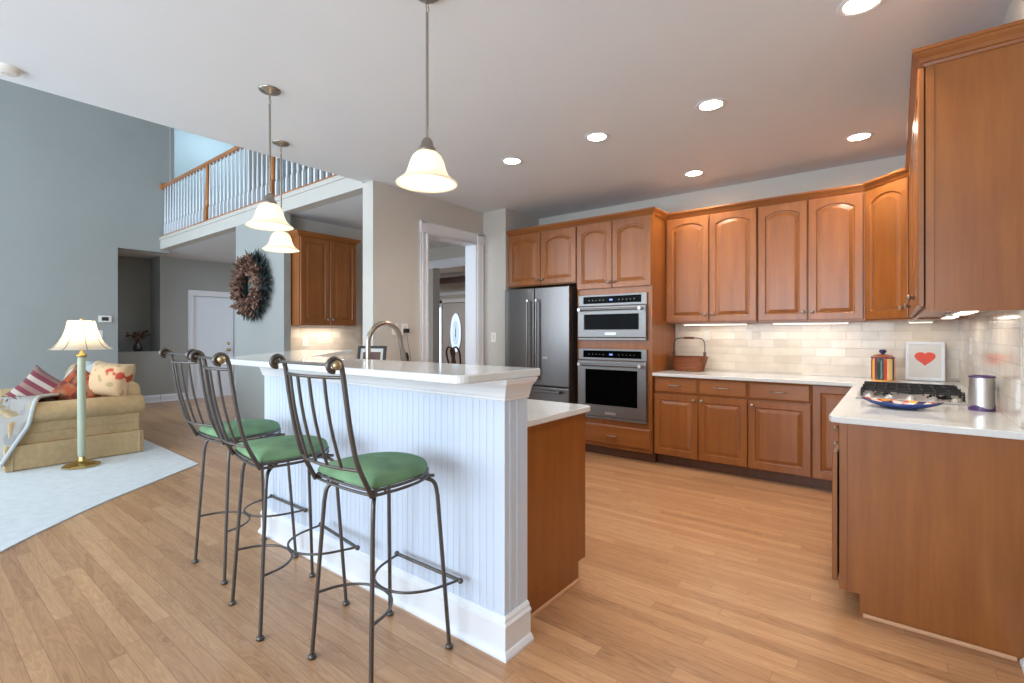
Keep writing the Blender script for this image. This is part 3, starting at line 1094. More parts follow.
pl = beads(front[0], front[1]) + beads(front[1], (XB - 0.03, YBF)) + [Vector((XB - 0.03, YBF)), Vector((XB, YBF))] + beads((XB, YBF + 0.03), (XB, YBB - 0.03)) + [Vector((XB, YBB - 0.03)), Vector((XB, YBB)), Vector((XC + 0.065, YBB)), Vector((XC - 0.93 + 0.11, YBF + 0.93 + 0.11))]
mb = MB()
mb.prism([(p.x, p.y) for p in pl], 0.0, 1.118)
mb.build('beadboard_wall', M['bead'], bar)
mb = MB()
mb.sweep(front, [(-0.01, 0), (0.034, 0), (0.034, 0.010), (0.024, 0.026), (0.018, 0.030), (0.018, 0.118), (0.022, 0.122), (0.022, 0.130), (0.014, 0.138), (0.012, 0.150), (0.004, 0.160), (-0.01, 0.160)])
mb.build('baseboard', M['trim'], bar)
mb = MB()
mb.sweep(front, [(-0.01, 1.028), (0.006, 1.028), (0.010, 1.033), (0.010, 1.040), (0.015, 1.046), (0.018, 1.060), (0.026, 1.080), (0.040, 1.096), (0.048, 1.102), (0.048, 1.108), (0.052, 1.110), (0.055, 1.120), (-0.01, 1.120)])
mb.build('crown_trim', M['trim'], bar)

mb = MB()
s_ = 0.957
XS0, YS0, YS1 = -1.202, 1.245, 1.745


def rounded(poly, idx_r):
    out = []
    n = len(poly)
    for i, p in enumerate(poly):
        r = idx_r.get(i, 0)
        if not r:
            out.append(p)
            continue
        P, A, C_ = Vector(p), Vector(poly[i - 1]), Vector(poly[(i + 1) % n])
        da, dc = (A - P).normalized(), (C_ - P).normalized()
        for k in range(7):
            t = k / 6
            q = (P + da * r) * (1 - t) ** 2 + P * 2 * t * (1 - t) + (P + dc * r) * t ** 2
            out.append((q.x, q.y))
    return out


poly = rounded([(XS0, YS0), (XS0, YS1), (-3.043, YS1), (-3.043 - s_, YS1 + s_), (-3.25 - 1.103, YS0 + 1.103), (-3.25, YS0)], {0: 0.06, 1: 0.015, 3: 0.03, 4: 0.05})
mb.prism(poly, 1.1205, 1.153)
o = mb.build('bar_countertop', M['quartz'], None, bevel=0.006)
tag(o, 'long raised white quartz bar top overhanging the beadboard wall above the green stools', 'countertop')

# low side of the peninsula
ic = thing('peninsula_cabinet', 'maple peninsula base cabinet with a plain end panel behind the white beadboard wall', 'cabinet', (0, 0, 0))
XI = -1.318
mb = MB()
mb.prism([(XI, YBB + 0.002), (XI, 2.33), (-2.81, 2.33), (-3.61, 3.13 - 0.11), (-4.04, 2.60), (XC + 0.067, YBB + 0.002)], 0.10, 0.882)
mb.build('body', M['wood'], ic, bevel=0.002)
mb = MB()
mb.prism([(XI, YBB + 0.002), (XI, 2.255), (-2.78, 2.255), (-3.55, 2.95), (-3.98, 2.58), (XC + 0.067, YBB + 0.002)], 0.0, 0.10)
mb.build('toe_kick', M['wood'], ic)
mb = MB()
mb.box(XI, XI + 0.013, YBB + 0.04, 2.255, 0.0, 0.018)
mb.build('shoe_molding', M['oak_shoe'], ic, bevel=0.004)
for k in range(3):
    mb = MB()
    xx = -1.345 - 0.475 * (k + 1)
    door_geo(mb, 0, 0.125, 0.465, 0.745)
    mb.xf(Matrix.Translation((xx + 0.465, 2.331, 0)) @ Matrix.Rotation(PI, 4, 'Z'))
    dd = mb.build('door', M['wood'], ic)
    kb = knob(dd, 0, 0, 0)
    kb.location = (xx + 0.04, 2.353, 0.80)
    kb.rotation_euler = (0, 0, PI)
mb = MB()
poly = rounded([(-1.288, YBB + 0.002), (-1.288, 2.362), (-2.795, 2.362), (-3.60, 3.03), (-4.06, 2.575), (XC + 0.067, YBB + 0.002)], {1: 0.05})
mb.prism(poly, 0.884, 0.914)
o = mb.build('peninsula_countertop', M['quartz'], None, bevel=0.005)
tag(o, 'lower white quartz counter on the kitchen side of the raised bar', 'countertop')

# faucet
mb = MB()
fx, fy = -2.55, 1.83
path = [(0, 0, 0.0), (0, 0, 0.10), (0, 0, 0.20), (0, 0, 0.33)]
R_ = 0.126
for k in range(1, 12):
    a = PI * k / 12
    path.append((0, R_ - R_ * math.cos(a), 0.33 + R_ * math.sin(a)))
path += [(0, 2 * R_, 0.33), (0, 2 * R_ + 0.012, 0.27)]
fa = thing('kitchen_faucet', 'tall arched pull-down steel faucet behind the raised bar', 'faucet', (fx, fy, 0.914))
mb.tube(path, 0.0155, 14)
mb.build('spout', M['nickel'], fa)
mb = MB()
mb.lathe([(0.0001, 0), (0.030, 0), (0.030, 0.008), (0.022, 0.02), (0.019, 0.07), (0.016, 0.11), (0.0001, 0.11)], (0, 0, 0), 20)
mb.build('base', M['nickel'], fa)
mb = MB()
mb.tube([(0, 2 * R_ + 0.010, 0.285), (0, 2 * R_ + 0.020, 0.25), (0, 2 * R_ + 0.034, 0.17)], [0.0165, 0.019, 0.022], 14)
mb.build('spray_head', M['nickel'], fa)
mb = MB()
mb.tube([(0, 2 * R_ + 0.048, 0.262), (0, 2 * R_ + 0.056, 0.235), (0, 2 * R_ + 0.058, 0.20)], [0.008, 0.011, 0.008], 8)
mb.tube([(0, 2 * R_ + 0.034, 0.172), (0, 2 * R_ + 0.037, 0.150)], 0.0225, 14)
mb.build('spray_button', M['blackplastic'], fa)
mb = MB()
mb.tube([(0.018, 0, 0.06), (0.05, 0, 0.075), (0.10, 0, 0.10)], [0.008, 0.007, 0.006], 8)
mb.build('lever', M['nickel'], fa)

# picture frame on low counter
pf = thing('picture_frame', 'black framed brown photograph with white mat leaning behind the faucet', 'picture frame', (-3.33, 2.40, 0.914), math.radians(28))
TL = Matrix.Rotation(math.radians(-12), 4, 'X')
def pfm(w0, w1, h0, h1, y0_, y1_):
    mb = MB()
    mb.box(w0, w1, y0_, y1_, h0, h1)
    return mb
mb = MB()
for b in ((-0.12, 0.12, -0.01, 0.01, 0.004, 0.024), (-0.12, 0.12, -0.01, 0.01, 0.274, 0.294), (-0.12, -0.10, -0.01, 0.01, 0.024, 0.274), (0.10, 0.12, -0.01, 0.01, 0.024, 0.274)):
    mb.box(*b)
mb.xf(TL)
mb.build('frame', M['black'], pf)
mb = MB(); mb.box(-0.10, 0.10, 0.0, 0.008, 0.024, 0.274); mb.xf(TL); mb.build('mat_board', M['paper'], pf)
mb = MB(); mb.box(-0.075, 0.075, -0.003, -0.0005, 0.05, 0.245); mb.xf(TL); mb.build('photograph', M['photo'], pf)
mb = MB(); mb.tube([(0, 0.012, 0.2), (0, 0.10, 0.004)], 0.005, 6); mb.build('easel_back', M['black'], pf)

# ------------------------------------------------------------------ refrigerator
fr = thing('refrigerator', 'stainless steel french-door refrigerator with bottom freezer drawer', 'refrigerator', (-3.255, 4.60, 0))
HW = 0.452
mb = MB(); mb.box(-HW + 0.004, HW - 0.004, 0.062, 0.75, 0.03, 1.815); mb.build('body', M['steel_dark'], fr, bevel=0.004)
mb = MB(); mb.box(-HW + 0.01, HW - 0.01, 0.07, 0.70, 0.0, 0.06); mb.build('base_grille', M['black'], fr)
for sx in (-1, 1):
    mb = MB()
    a, b = (-HW, -0.022) if sx < 0 else (-0.016, HW)
    mb.box(a, b, 0.0, 0.058, 0.712, 1.83)
    dd = mb.build('door', M['steel'], fr, bevel=0.010, seg=3)
    mb = MB()
    hx = -0.019 + sx * 0.062
    mb.tube([(hx, -0.052, 0.79), (hx, -0.052, 1.69)], 0.0115, 10)
    mb.build('handle', M['steel'], dd)
    mb = MB()
    for z in (0.80, 1.68):
        mb.box(hx - 0.014, hx + 0.014, -0.066, 0.0, z - 0.016, z + 0.016)
    mb.build('handle_bracket', M['chrome'], dd, bevel=0.004)
mb = MB(); mb.box(-HW, HW, 0.0, 0.058, 0.07, 0.702); dd = mb.build('freezer_drawer', M['steel'], fr, bevel=0.010, seg=3)
mb = MB(); mb.tube([(-0.36, -0.052, 0.655), (0.36, -0.052, 0.655)], 0.0115, 10)
for x in (-0.34, 0.34):
    mb.box(x - 0.014, x + 0.014, -0.06, 0.0, 0.64, 0.67)
mb.build('handle', M['steel_h'], dd)
mb = MB(); mb.box(0.10, 0.165, -0.0015, 0.0, 1.02, 1.045); mb.build('badge', M['nickel'], fr)


def oven(name, label, cat, z0, z1, ctrl, win, hz, sidestrip):
    r = thing(name, label, cat, (-2.352, YT - 0.001, 0))
    W2 = 0.392
    mb = MB(); mb.box(-W2, W2, -0.022, 0.0, z1 - ctrl, z1); mb.build('control_panel', M['steel_h'], r, bevel=0.003)
    mb = MB(); mb.box(-0.33, 0.335, -0.0245, -0.022, z1 - ctrl + 0.024, z1 - 0.018); mb.build('display', M['blackglass'], r)
    mb = MB()
    mb.box(-0.018, 0.018, -0.0252, -0.0247, z1 - ctrl * 0.56, z1 - ctrl * 0.42)
    mb.build('clock_digits', M['screen'], r)
    mb = MB()
    for i in range(5):
        for sx in (-1, 1):
            x = sx * (0.09 + 0.042 * i)
            mb.box(x - 0.005, x + 0.005, -0.0252, -0.0247, z1 - ctrl * 0.51, z1 - ctrl * 0.485)
    mb.build('touch_key_marks', M['nickel'], r)
    zd1 = z1 - ctrl - 0.006
    zd0 = z0 + 0.028
    # door: frame around window
    w0, w1, v0, v1 = win
    mb = MB()
    L = []
    for (e, y) in ((0, 0.0), (0, -0.034), (0.005, -0.038)):
        L.append([(-W2 + e, y, zd0 + e), (W2 - e, y, zd0 + e), (W2 - e, y, zd1 - e), (-W2 + e, y, zd1 - e)])
    for (e, y) in ((0, -0.038), (0.004, -0.033)):
        L.append([(w0 + e, y, v0 + e), (w1 - e, y, v0 + e), (w1 - e, y, v1 - e), (w0 + e, y, v1 - e)])
    mb.loops(L, fill=False)
    dd = mb.build('door', M['steel_h'], r)
    mb = MB(); mb.box(w0 + 0.001, w1 - 0.001, -0.0335, -0.020, v0 + 0.001, v1 - 0.001); mb.build('window', M['blackglass'], dd)
    mb = MB()
    mb.tube([(-0.355, -0.088, hz), (0.355, -0.088, hz)], 0.012, 12)
    hh = mb.build('handle', M['steel_h'], dd)
    mb = MB()
    for x in (-0.345, 0.345):
        mb.tube([(x, -0.038, hz), (x, -0.104, hz)], 0.017, 12)
    mb.build('handle_end', M['steel_light'], hh)
    mb = MB(); mb.box(-0.062, 0.062, -0.0405, -0.038, zd0 + 0.028, zd0 + 0.052); mb.build('badge', M['steel_light'], dd, bevel=0.001)
    mb = MB(); mb.box(-W2, W2, -0.034, 0.0, z0, z0 + 0.022); mb.build('bottom_vent', M['steel_h'], r, bevel=0.003)
    return r


oven('microwave_oven', 'built-in stainless microwave with a wide low black window above the wall oven', 'microwave', 1.236, 1.718, 0.118, (-0.315, 0.315, 1.345, 1.510), 1.560, True)
oven('wall_oven', 'built-in stainless wall oven with a large black window, below the microwave', 'oven', 0.398, 1.142, 0.118, (-0.30, 0.30, 0.545, 0.925), 0.975, False)

# ------------------------------------------------------------------ bar stools
def seat_outline(s=1.0):
    pts = spline([(-0.158, -0.190, 0), (-0.168, -0.08, 0), (-0.155, 0.04, 0), (-0.090, 0.130, 0), (0.022, 0.162, 0), (0.130, 0.130, 0), (0.195, 0.04, 0), (0.212, -0.08, 0), (0.202, -0.190, 0)], 6)
    n = 8
    pts = [(p.x, p.y) for p in pts]
    for k in range(1, n):
        pts.append((0.202 - 0.360 * k / n, -0.190 - 0.012 * math.sin(PI * k / n)))
    return [(x * s, y * s) for x, y in pts]


def make_stool(label, loc, rz):
    t = thing('bar_stool', label, 'bar stool', loc, rz, 'iron bar stools along the raised bar')
    # cushion
    mb = MB()
    L = []
    for sc, z in ((0.90, 0.750), (0.975, 0.751), (1.0, 0.757), (0.992, 0.768), (0.955, 0.780), (0.86, 0.788), (0.68, 0.794), (0.42, 0.797), (0.15, 0.798)):
        L.append([(x, y, z) for x, y in seat_outline(sc)])
    mb.loops(L, True, True)
    mb.build('seat', M['green'], t)
    mb = MB()
    ol = seat_outline(1.0)
    mb.tube([(x, y, 0.746) for x, y in ol], 0.0060, 6, closed=True)
    mb.tube([(x * 1.005, y * 1.005, 0.730) for x, y in ol], 0.0060, 6, closed=True)
    for i in range(0, len(ol), 9):
        x, y = ol[i]
        mb.tube([(x, y, 0.730), (x, y, 0.746)], 0.005, 6)
    mb.tube([(-0.15, 0.15, 0.717), (0.15, -0.15, 0.717)], 0.007, 6)
    mb.tube([(-0.15, -0.15, 0.717), (0.15, 0.15, 0.717)], 0.007, 6)
    mb.build('seat_frame', M['iron'], t)
    leg0 = None
    for sx, sy in ((-1, -1), (1, -1), (1, 1), (-1, 1)):
        if leg0 is None:
            mb = MB()
            mb.tube(spline([(0.09, 0.09, 0.712), (0.125, 0.125, 0.706), (0.149, 0.149, 0.688), (0.158, 0.158, 0.64), (0.163, 0.163, 0.56), (0.193, 0.193, 0.014)], 5), 0.0085, 8)
            mb.lathe([(0.010, 0.018), (0.016, 0.014), (0.017, 0.004), (0.013, 0.0)], (0.193, 0.193, 0), 12)
            leg0 = mb.build('leg', M['iron'], t)
            lg = leg0
        else:
            lg = leg0.copy()
            COL.objects.link(lg)
            lg.parent = t
        lg.rotation_euler = (0, 0, math.atan2(sy, sx) - PI / 4)
    # foot rails: rear arc kissing the front arc, plus the straight rest in front
    zf = 0.262
    mb = MB()
    arc = [(-0.181, -0.181, zf), (-0.155, -0.09, zf), (-0.09, -0.022, zf), (0, 0.0, zf), (0.09, -0.022, zf), (0.155, -0.09, zf), (0.181, -0.181, zf)]
    mb.tube(spline(arc, 5), 0.006, 6)
    arc = [(-0.195, 0.244, zf), (-0.188, 0.20, zf), (-0.155, 0.10, zf), (-0.09, 0.03, zf), (0, 0.006, zf), (0.09, 0.03, zf), (0.155, 0.10, zf), (0.188, 0.20, zf), (0.195, 0.244, zf)]
    mb.tube(spline(arc, 5), 0.006, 6)
    mb.tube([(-0.205, 0.244, zf), (0.205, 0.244, zf)], 0.008, 8)
    for sx in (-1, 1):
        mb.ball((sx * 0.208, 0.244, zf), 0.0125, 10, 6)
    mb.build('footrest', M['iron'], t)
    # back
    yz = [(-0.196, 0.728), (-0.212, 0.76), (-0.258, 0.86), (-0.284, 0.97), (-0.302, 1.08), (-0.312, 1.15), (-0.319, 1.188), (-0.329, 1.211), (-0.346, 1.219), (-0.362, 1.212), (-0.369, 1.196), (-0.361, 1.181), (-0.346, 1.177)]
    for sx in (-1, 1):
        mb = MB()
        mb.tube(spline([(0.022 + sx * (0.181 + 0.0015 * min(i, 4)), y, z) for i, (y, z) in enumerate(yz)], 4), 0.0088, 8)
        bp = mb.build('back_post', M['iron'], t)
        mb = MB()
        mb.ball((0.022 + sx * 0.203, -0.347, 1.198), 0.0165, 14, 9)
        mb.build('ball_finial', M['oldbrass'], bp)
    mb = MB()
    mb.tube([(-0.176, -0.347, 1.198), (0.220, -0.347, 1.198)], 0.0055, 8)
    mb.build('top_rail', M['iron'], t)
    def bow(u, d):
        return d * (1 - u * u)
    mb = MB()
    mb.tube([(0.022 + u * 0.186, -0.313 - bow(u, 0.038), 1.155) for u in [-1 + k / 6 for k in range(13)]], 0.0062, 8)
    mb.build('back_rail', M['iron'], t)
    mb = MB()
    mb.tube([(0.022 + u * 0.183, -0.250 - bow(u, 0.030), 0.832) for u in [-1 + k / 6 for k in range(13)]], 0.0062, 8)
    mb.build('back_rail', M['iron'], t)
    for k in range(4):
        u = -0.6 + 0.4 * k
        mb = MB()
        ys, zs = [], []
        p = []
        for j in range(7):
            f = j / 6
            y0_ = -0.250 - bow(u, 0.030)
            y1_ = -0.313 - bow(u, 0.038)
            p.append((0.022 + u * (0.183 + 0.003 * f), y0_ + (y1_ - y0_) * f - 0.010 * math.sin(PI * f), 0.832 + 0.323 * f))
        mb.tube(p, 0.0058, 6)
        mb.build('spindle', M['iron'], t)
    return t


make_stool('iron bar stool with green suede seat, nearest stool in front of the bar', (-1.65, 1.25, 0), 0.0)
make_stool('iron bar stool with green suede seat, middle one of the three at the bar', (-2.295, 1.20, 0), math.radians(-7))
make_stool('iron bar stool with green suede seat, farthest away and closest to the sofa', (-2.945, 1.285, 0), math.radians(0))

# ------------------------------------------------------------------ pendants
def pendant(label, x, y, watts):
    t = thing('pendant_lamp', label, 'pendant lamp', (x, y, CZ), 0, 'pendant lamps over the bar')
    mb = MB()
    mb.lathe([(0.0001, -0.028), (0.018, -0.026), (0.025, -0.016), (0.056, -0.012), (0.064, -0.004), (0.064, 0.0)], n=24)
    mb.build('canopy', M['nickel'], t)
    mb = MB()
    mb.tube([(0, 0, -0.026), (0, 0, -0.05)], 0.005, 8)
    for z in (-0.055, -0.075):
        mb.tube([(0.008 * math.cos(a), 0.003 if z < -0.06 else 0, z + 0.012 * math.sin(a)) for a in [2 * PI * i / 10 for i in range(10)]], 0.0025, 5, closed=True)
    mb.tube([(0, 0, -0.09), (0, 0, -0.66)], 0.0065, 10)
    mb.build('stem', M['nickel'], t)
    zs = -CZ + 1.976
    mb = MB()
    mb.lathe([(0.008, zs + 0.205), (0.016, zs + 0.200), (0.026, zs + 0.184), (0.030, zs + 0.160), (0.038, zs + 0.156), (0.042, zs + 0.142), (0.040, zs + 0.134)], n=20)
    mb.build('socket_cap', M['nickel'], t)
    mb = MB()
    prof = [(0.034, zs + 0.140), (0.048, zs + 0.134), (0.064, zs + 0.118), (0.076, zs + 0.092), (0.084, zs + 0.062), (0.096, zs + 0.034), (0.116, zs + 0.014), (0.134, zs + 0.002), (0.138, zs - 0.004), (0.133, zs - 0.006), (0.114, zs + 0.008), (0.092, zs + 0.028), (0.079, zs + 0.060), (0.071, zs + 0.090), (0.060, zs + 0.112), (0.044, zs + 0.128), (0.034, zs + 0.132)]
    mb.lathe(prof, n=36, caps=False)
    sh = mb.build('lamp_shade', M['alabaster'], t)
    mb = MB()
    mb.ball((0, 0, zs + 0.058), 0.040, 16, 10, sz=1.1)
    mb.build('bulb', M['bulb'], t)
    point_light('pendant_light', (0, 0, zs - 0.01), 0.05, watts, (1.0, 0.90, 0.74), t)
    return t


pendant('frosted glass pendant lamp hanging nearest, over the kitchen end of the bar', -1.655, 1.50, 2.6)
pendant('frosted glass pendant lamp in the middle of the three over the bar', -3.09, 1.49, 2.6)
pendant('frosted glass pendant lamp farthest away, hanging lowest in view by the pantry cabinet', -3.88, 1.96, 2.6)

# ------------------------------------------------------------------ recessed lights
RL = [(-2.673, 3.42, 'recessed ceiling light nearest the doorway and farthest from the right wall'),
      (-1.828, 3.41, 'recessed ceiling light second from the doorway in the aisle row'),
      (-0.972, 3.40, 'recessed ceiling light in the middle of the kitchen ceiling, third in the aisle row'),
      (-1.512, 4.75, 'recessed ceiling light close to the left back wall cabinet beside the ovens'),
      (-0.225, 4.66, 'recessed ceiling light in the corner above the diagonal cabinet'),
      (-0.125, 2.785, 'recessed ceiling light nearest the camera, cut by the top edge of the view')]
for x, y, lab in RL:
    t = thing('recessed_light', lab, 'ceiling light', (x, y, CZ), 0, 'recessed kitchen ceiling lights')
    mb = MB()
    mb.lathe([(0.068, -0.001), (0.070, -0.004), (0.092, -0.006), (0.098, -0.001)], n=32)
    mb.build('trim_ring', M['trim'], t)
    mb = MB()
    mb.lathe([(0.0001, -0.002), (0.072, -0.002)], n=32)
    mb.build('lens', M['lens'], t)
    area_light('recessed_lamp', (0, 0, -0.012), (0, 0, 0), 0.13, 0.13, 7, (1.0, 0.96, 0.90), spread=math.radians(150), parent=t, shape='DISK')

sd = thing('smoke_detector', 'small round white smoke detector on the kitchen ceiling near its open edge', 'smoke detector', (-4.03, 0.43, CZ))
mb = MB(); mb.lathe([(0.0001, -0.030), (0.045, -0.028), (0.062, -0.020), (0.066, -0.010), (0.070, 0.0)], n=28); mb.build('housing', M['plate'], sd)
mb = MB(); mb.lathe([(0.012, -0.030), (0.016, -0.033), (0.018, -0.029)], n=16); mb.build('test_button', M['paper'], sd)

# ------------------------------------------------------------------ under-cabinet lights
UC = [(-1.45, 5.20, 0.62, 0, 'under-cabinet light strip above the wicker basket'),
      (-0.62, 5.20, 0.60, 0, 'under-cabinet light strip above the counter between basket and canister'),
      (0.16, 5.19, 0.16, 0, 'short under-cabinet light strip above the heart picture'),
      (0.27, 3.30, 0.50, 1, 'under-cabinet light strip below the end-panel wall cabinet'),
      (0.27, 4.15, 0.45, 1, 'under-cabinet light strip above the cooktop')]
for x, y, ln, ax, lab in UC:
    t = thing('light_strip', lab, 'light strip', (x, y, ZU0), PI / 2 * ax)
    dz = 0.0 if ax == 0 else 0.010
    mb = MB(); mb.box(-ln / 2, ln / 2, -0.035, 0.035, dz - 0.016, dz); mb.build('housing', M['plate'], t, bevel=0.003)
    mb = MB(); mb.box(-ln / 2 + 0.01, ln / 2 - 0.01, -0.026, 0.026, dz - 0.019, dz - 0.0165); mb.build('diffuser', M['strip'], t)
    area_light('strip_lamp', (0, 0, dz - 0.024), (0, 0, 0), ln - 0.04, 0.05, 0.8 * ln / 0.6, (1.0, 0.89, 0.72), parent=t)
t = thing('light_strip', 'under-cabinet light strip in the pantry nook', 'light strip', (-5.88, 3.52, ZU0), PI / 2)
mb = MB(); mb.box(-0.3, 0.3, -0.03, 0.03, -0.016, 0.0); mb.build('housing', M['plate'], t, bevel=0.003)
area_light('strip_lamp', (0, 0, -0.02), (0, 0, 0), 0.6, 0.05, 3.0, (1.0, 0.86, 0.70), parent=t)

# ------------------------------------------------------------------ cooktop
ct = thing('gas_cooktop', 'five-burner stainless gas cooktop with black cast iron grates', 'cooktop', (-0.19, 3.59, 0.914))
CW, CD = 0.515, 0.76
mb = MB(); mb.box(0, CW, 0, CD, 0.0005, 0.010); mb.build('steel_tray', M['tray'], ct, bevel=0.004)
for i in range(3):
    ya = 0.105 + i * 0.218
    mb = MB()
    x0, x1, y0_, y1_ = 0.02, CW - 0.02, ya, ya + 0.208
    zt = 0.048
    r = 0.0055
    mb.box(x0, x1, y0_, y0_ + 0.008, zt - 0.008, zt)
    mb.box(x0, x1, y1_ - 0.008, y1_, zt - 0.008, zt)
    mb.box(x0, x0 + 0.008, y0_, y1_, zt - 0.008, zt)
    mb.box(x1 - 0.008, x1, y0_, y1_, zt - 0.008, zt)
    for k in range(0, 9):
        xx = x0 + 0.005 + (x1 - x0 - 0.01) * k / 8
        mb.box(xx - 0.004, xx + 0.004, y0_, y0_ + 0.07, zt - 0.008, zt + 0.003)
        mb.box(xx - 0.004, xx + 0.004, y1_ - 0.07, y1_, zt - 0.008, zt + 0.003)
        mb.box(xx - 0.003, xx + 0.003, y0_ - 0.001, y0_ + 0.008, zt - 0.018, zt + 0.013)
    mb.box(x0, x1, (y0_ + y1_) / 2 - 0.004, (y0_ + y1_) / 2 + 0.004, zt - 0.008, zt)
    for (xx, yy) in ((x0, y0_), (x1 - 0.012, y0_), (x0, y1_ - 0.012), (x1 - 0.012, y1_ - 0.012)):
        mb.box(xx, xx + 0.012, yy, yy + 0.012, 0.010, zt - 0.012)
    mb.build('grate', M['castiron'], ct)
for (bx_, by_, br_) in ((0.13, 0.20, 0.038), (0.39, 0.20, 0.045), (0.26, 0.43, 0.055), (0.13, 0.65, 0.045), (0.39, 0.65, 0.038)):
    mb = MB(); mb.lathe([(br_ + 0.012, 0.010), (br_ + 0.008, 0.018), (br_, 0.020), (br_, 0.028), (br_ - 0.006, 0.031), (0.0001, 0.032)], (bx_, by_, 0), 20); mb.build('burner', M['black'], ct)
for i in range(5):
    mb = MB(); mb.lathe([(0.026, 0.010), (0.026, 0.013), (0.021, 0.015), (0.020, 0.024), (0.017, 0.027), (0.0001, 0.028)], (0.065 + i * 0.097, 0.052, 0), 18)
    mb.box(0.065 + i * 0.097 - 0.0035, 0.065 + i * 0.097 + 0.0035, 0.034, 0.070, 0.026, 0.033)
    mb.build('knob', M['tray'], ct)

# striped canister
cn = thing('striped_canister', 'ceramic canister with bold vertical coloured stripes and a lidded navy knob', 'canister', (-0.085, 5.13, 0.914), -0.42)
mb = MB()
prof = [(0.0001, 0.0), (0.076, 0.0), (0.080, 0.008), (0.083, 0.02), (0.083, 0.165), (0.080, 0.183), (0.074, 0.188)]
nseg = 48
for i in range(len(prof) - 1):
    for j in range(nseg):
        a0, a1 = 2 * PI * j / nseg, 2 * PI * (j + 1) / nseg
        (r0, z0), (r1, z1) = prof[i], prof[i + 1]
        mb.mi = (j // 2) % 8 if 2 <= i <= 4 else 0
        mb.add([(r0 * math.cos(a0), r0 * math.sin(a0), z0), (r0 * math.cos(a1), r0 * math.sin(a1), z0), (r1 * math.cos(a1), r1 * math.sin(a1), z1), (r1 * math.cos(a0), r1 * math.sin(a0), z1)], [(0, 1, 2, 3)], False)
mb.build('jar', [M['cs%d' % i] for i in range(8)], cn)
mb = MB(); mb.lathe([(0.078, 0.186), (0.082, 0.190), (0.078, 0.198), (0.055, 0.212), (0.020, 0.218), (0.0001, 0.218)], n=32)
li = mb.build('lid', M['terracotta'], cn)
mb = MB(); mb.lathe([(0.014, 0.216), (0.014, 0.226), (0.024, 0.234), (0.027, 0.244), (0.020, 0.254), (0.0001, 0.257)], n=20); mb.build('lid_knob', M['cs7'], li)
mb = MB(); mb.lathe([(0.0805, 0.183), (0.0855, 0.189), (0.0805, 0.194)], n=32, caps=False); mb.build('rim', M['cs1'], li)

# heart picture
hp = thing('heart_picture', 'white framed picture of a red heart leaning on the tile splashback', 'picture frame', (0.19, 5.285, 0.914), math.radians(-4))
TL = Matrix.Rotation(math.radians(-9), 4, 'X')
hw, hh = 0.126, 0.322
mb = MB()
L = []
for e, y in ((0, 0.012), (0, -0.008), (0.004, -0.012), (0.020, -0.012), (0.024, -0.004)):
    L.append([(-hw + e, y, e + 0.002), (hw - e, y, e + 0.002), (hw - e, y, hh - e), (-hw + e, y, hh - e)])
mb.loops(L, fill=False); mb.xf(TL); mb.build('frame', M['trim'], hp)
mb = MB(); mb.box(-hw + 0.022, hw - 0.022, -0.004, 0.010, 0.022, hh - 0.022); mb.xf(TL); mb.build('backing_paper', M['paper'], hp)
mb = MB()
pts = []
for i in range(40):
    a = 2 * PI * i / 40
    hx_ = 16 * math.sin(a) ** 3
    hz_ = 13.5 * math.cos(a) - 4 * math.cos(2 * a) - 1.5 * math.cos(3 * a) - 0.5 * math.cos(4 * a)
    pts.append((hx_ * 0.0042, -0.0052, 0.190 + hz_ * 0.0042))
mb.loops([[(x, -0.004, z) for x, y, z in pts], pts])
mb.xf(TL); mb.build('heart', M['heart'], hp)

# boat-shaped dish
bd = thing('boat_shaped_dish', 'navy boat-shaped dish with a brightly painted inside in front of the cooktop', 'dish', (0.020, 3.25, 0.914), math.radians(-6))


def lens_outline(a, b, z, n=36):
    out = []
    for i in range(n):
        t = 2 * PI * i / n
        c, s = math.cos(t), math.sin(t)
        out.append((a * math.copysign(abs(c) ** 1.0, c), b * math.copysign(abs(s) ** 1.8, s), z + 0.014 * abs(c) ** 3))
    return out


mb = MB()
mb.loops([[(x * 0.2, y * 0.2, 0.001) for x, y, z in lens_outline(0.11, 0.05, 0)], lens_outline(0.11, 0.045, 0.001), lens_outline(0.15, 0.075, 0.014), lens_outline(0.172, 0.092, 0.032), lens_outline(0.170, 0.088, 0.034)], False, True)
mb.build('outside', M['navy'], bd)
mb = MB()
mb.loops([lens_outline(0.170, 0.088, 0.034), lens_outline(0.150, 0.072, 0.022), lens_outline(0.10, 0.045, 0.012), [(x * 0.2, y * 0.2, 0.010) for x, y, z in lens_outline(0.11, 0.05, 0)]], True, True)
mb.build('painted_inside', M['dishpattern'], bd)

# steel canister with purple ends
sc_ = thing('steel_cylinder', 'brushed silver cylinder with purple rim and base standing beside the cooktop', 'canister', (0.343, 3.42, 0.914))
mb = MB(); mb.lathe([(0.050, 0.006), (0.050, 0.168)], n=40); mb.build('body', M['steel_light'], sc_)
mb = MB()
nseg = 40
bot = [(0.0515 * math.cos(2 * PI * j / nseg), 0.0515 * math.sin(2 * PI * j / nseg), 0.0) for j in range(nseg)]
topw = [(0.0515 * math.cos(2 * PI * j / nseg), 0.0515 * math.sin(2 * PI * j / nseg), 0.020 + 0.008 * math.cos(3 * 2 * PI * j / nseg)) for j in range(nseg)]
mb.loops([[(x * 0.1, y * 0.1, 0) for x, y, z in bot], bot, topw, [(x * 0.95, y * 0.95, z) for x, y, z in topw]], False)
mb.build('base_band', M['purple'], sc_)
mb = MB(); mb.lathe([(0.0505, 0.166), (0.052, 0.168), (0.052, 0.174), (0.047, 0.176), (0.043, 0.172), (0.0001, 0.171)], n=40); mb.build('rim', M['purple'], sc_)

# wicker basket
wb = thing('wicker_basket', 'brown wicker basket with a tall dark hoop handle on the back counter', 'basket', (-1.70, 5.18, 0.914))


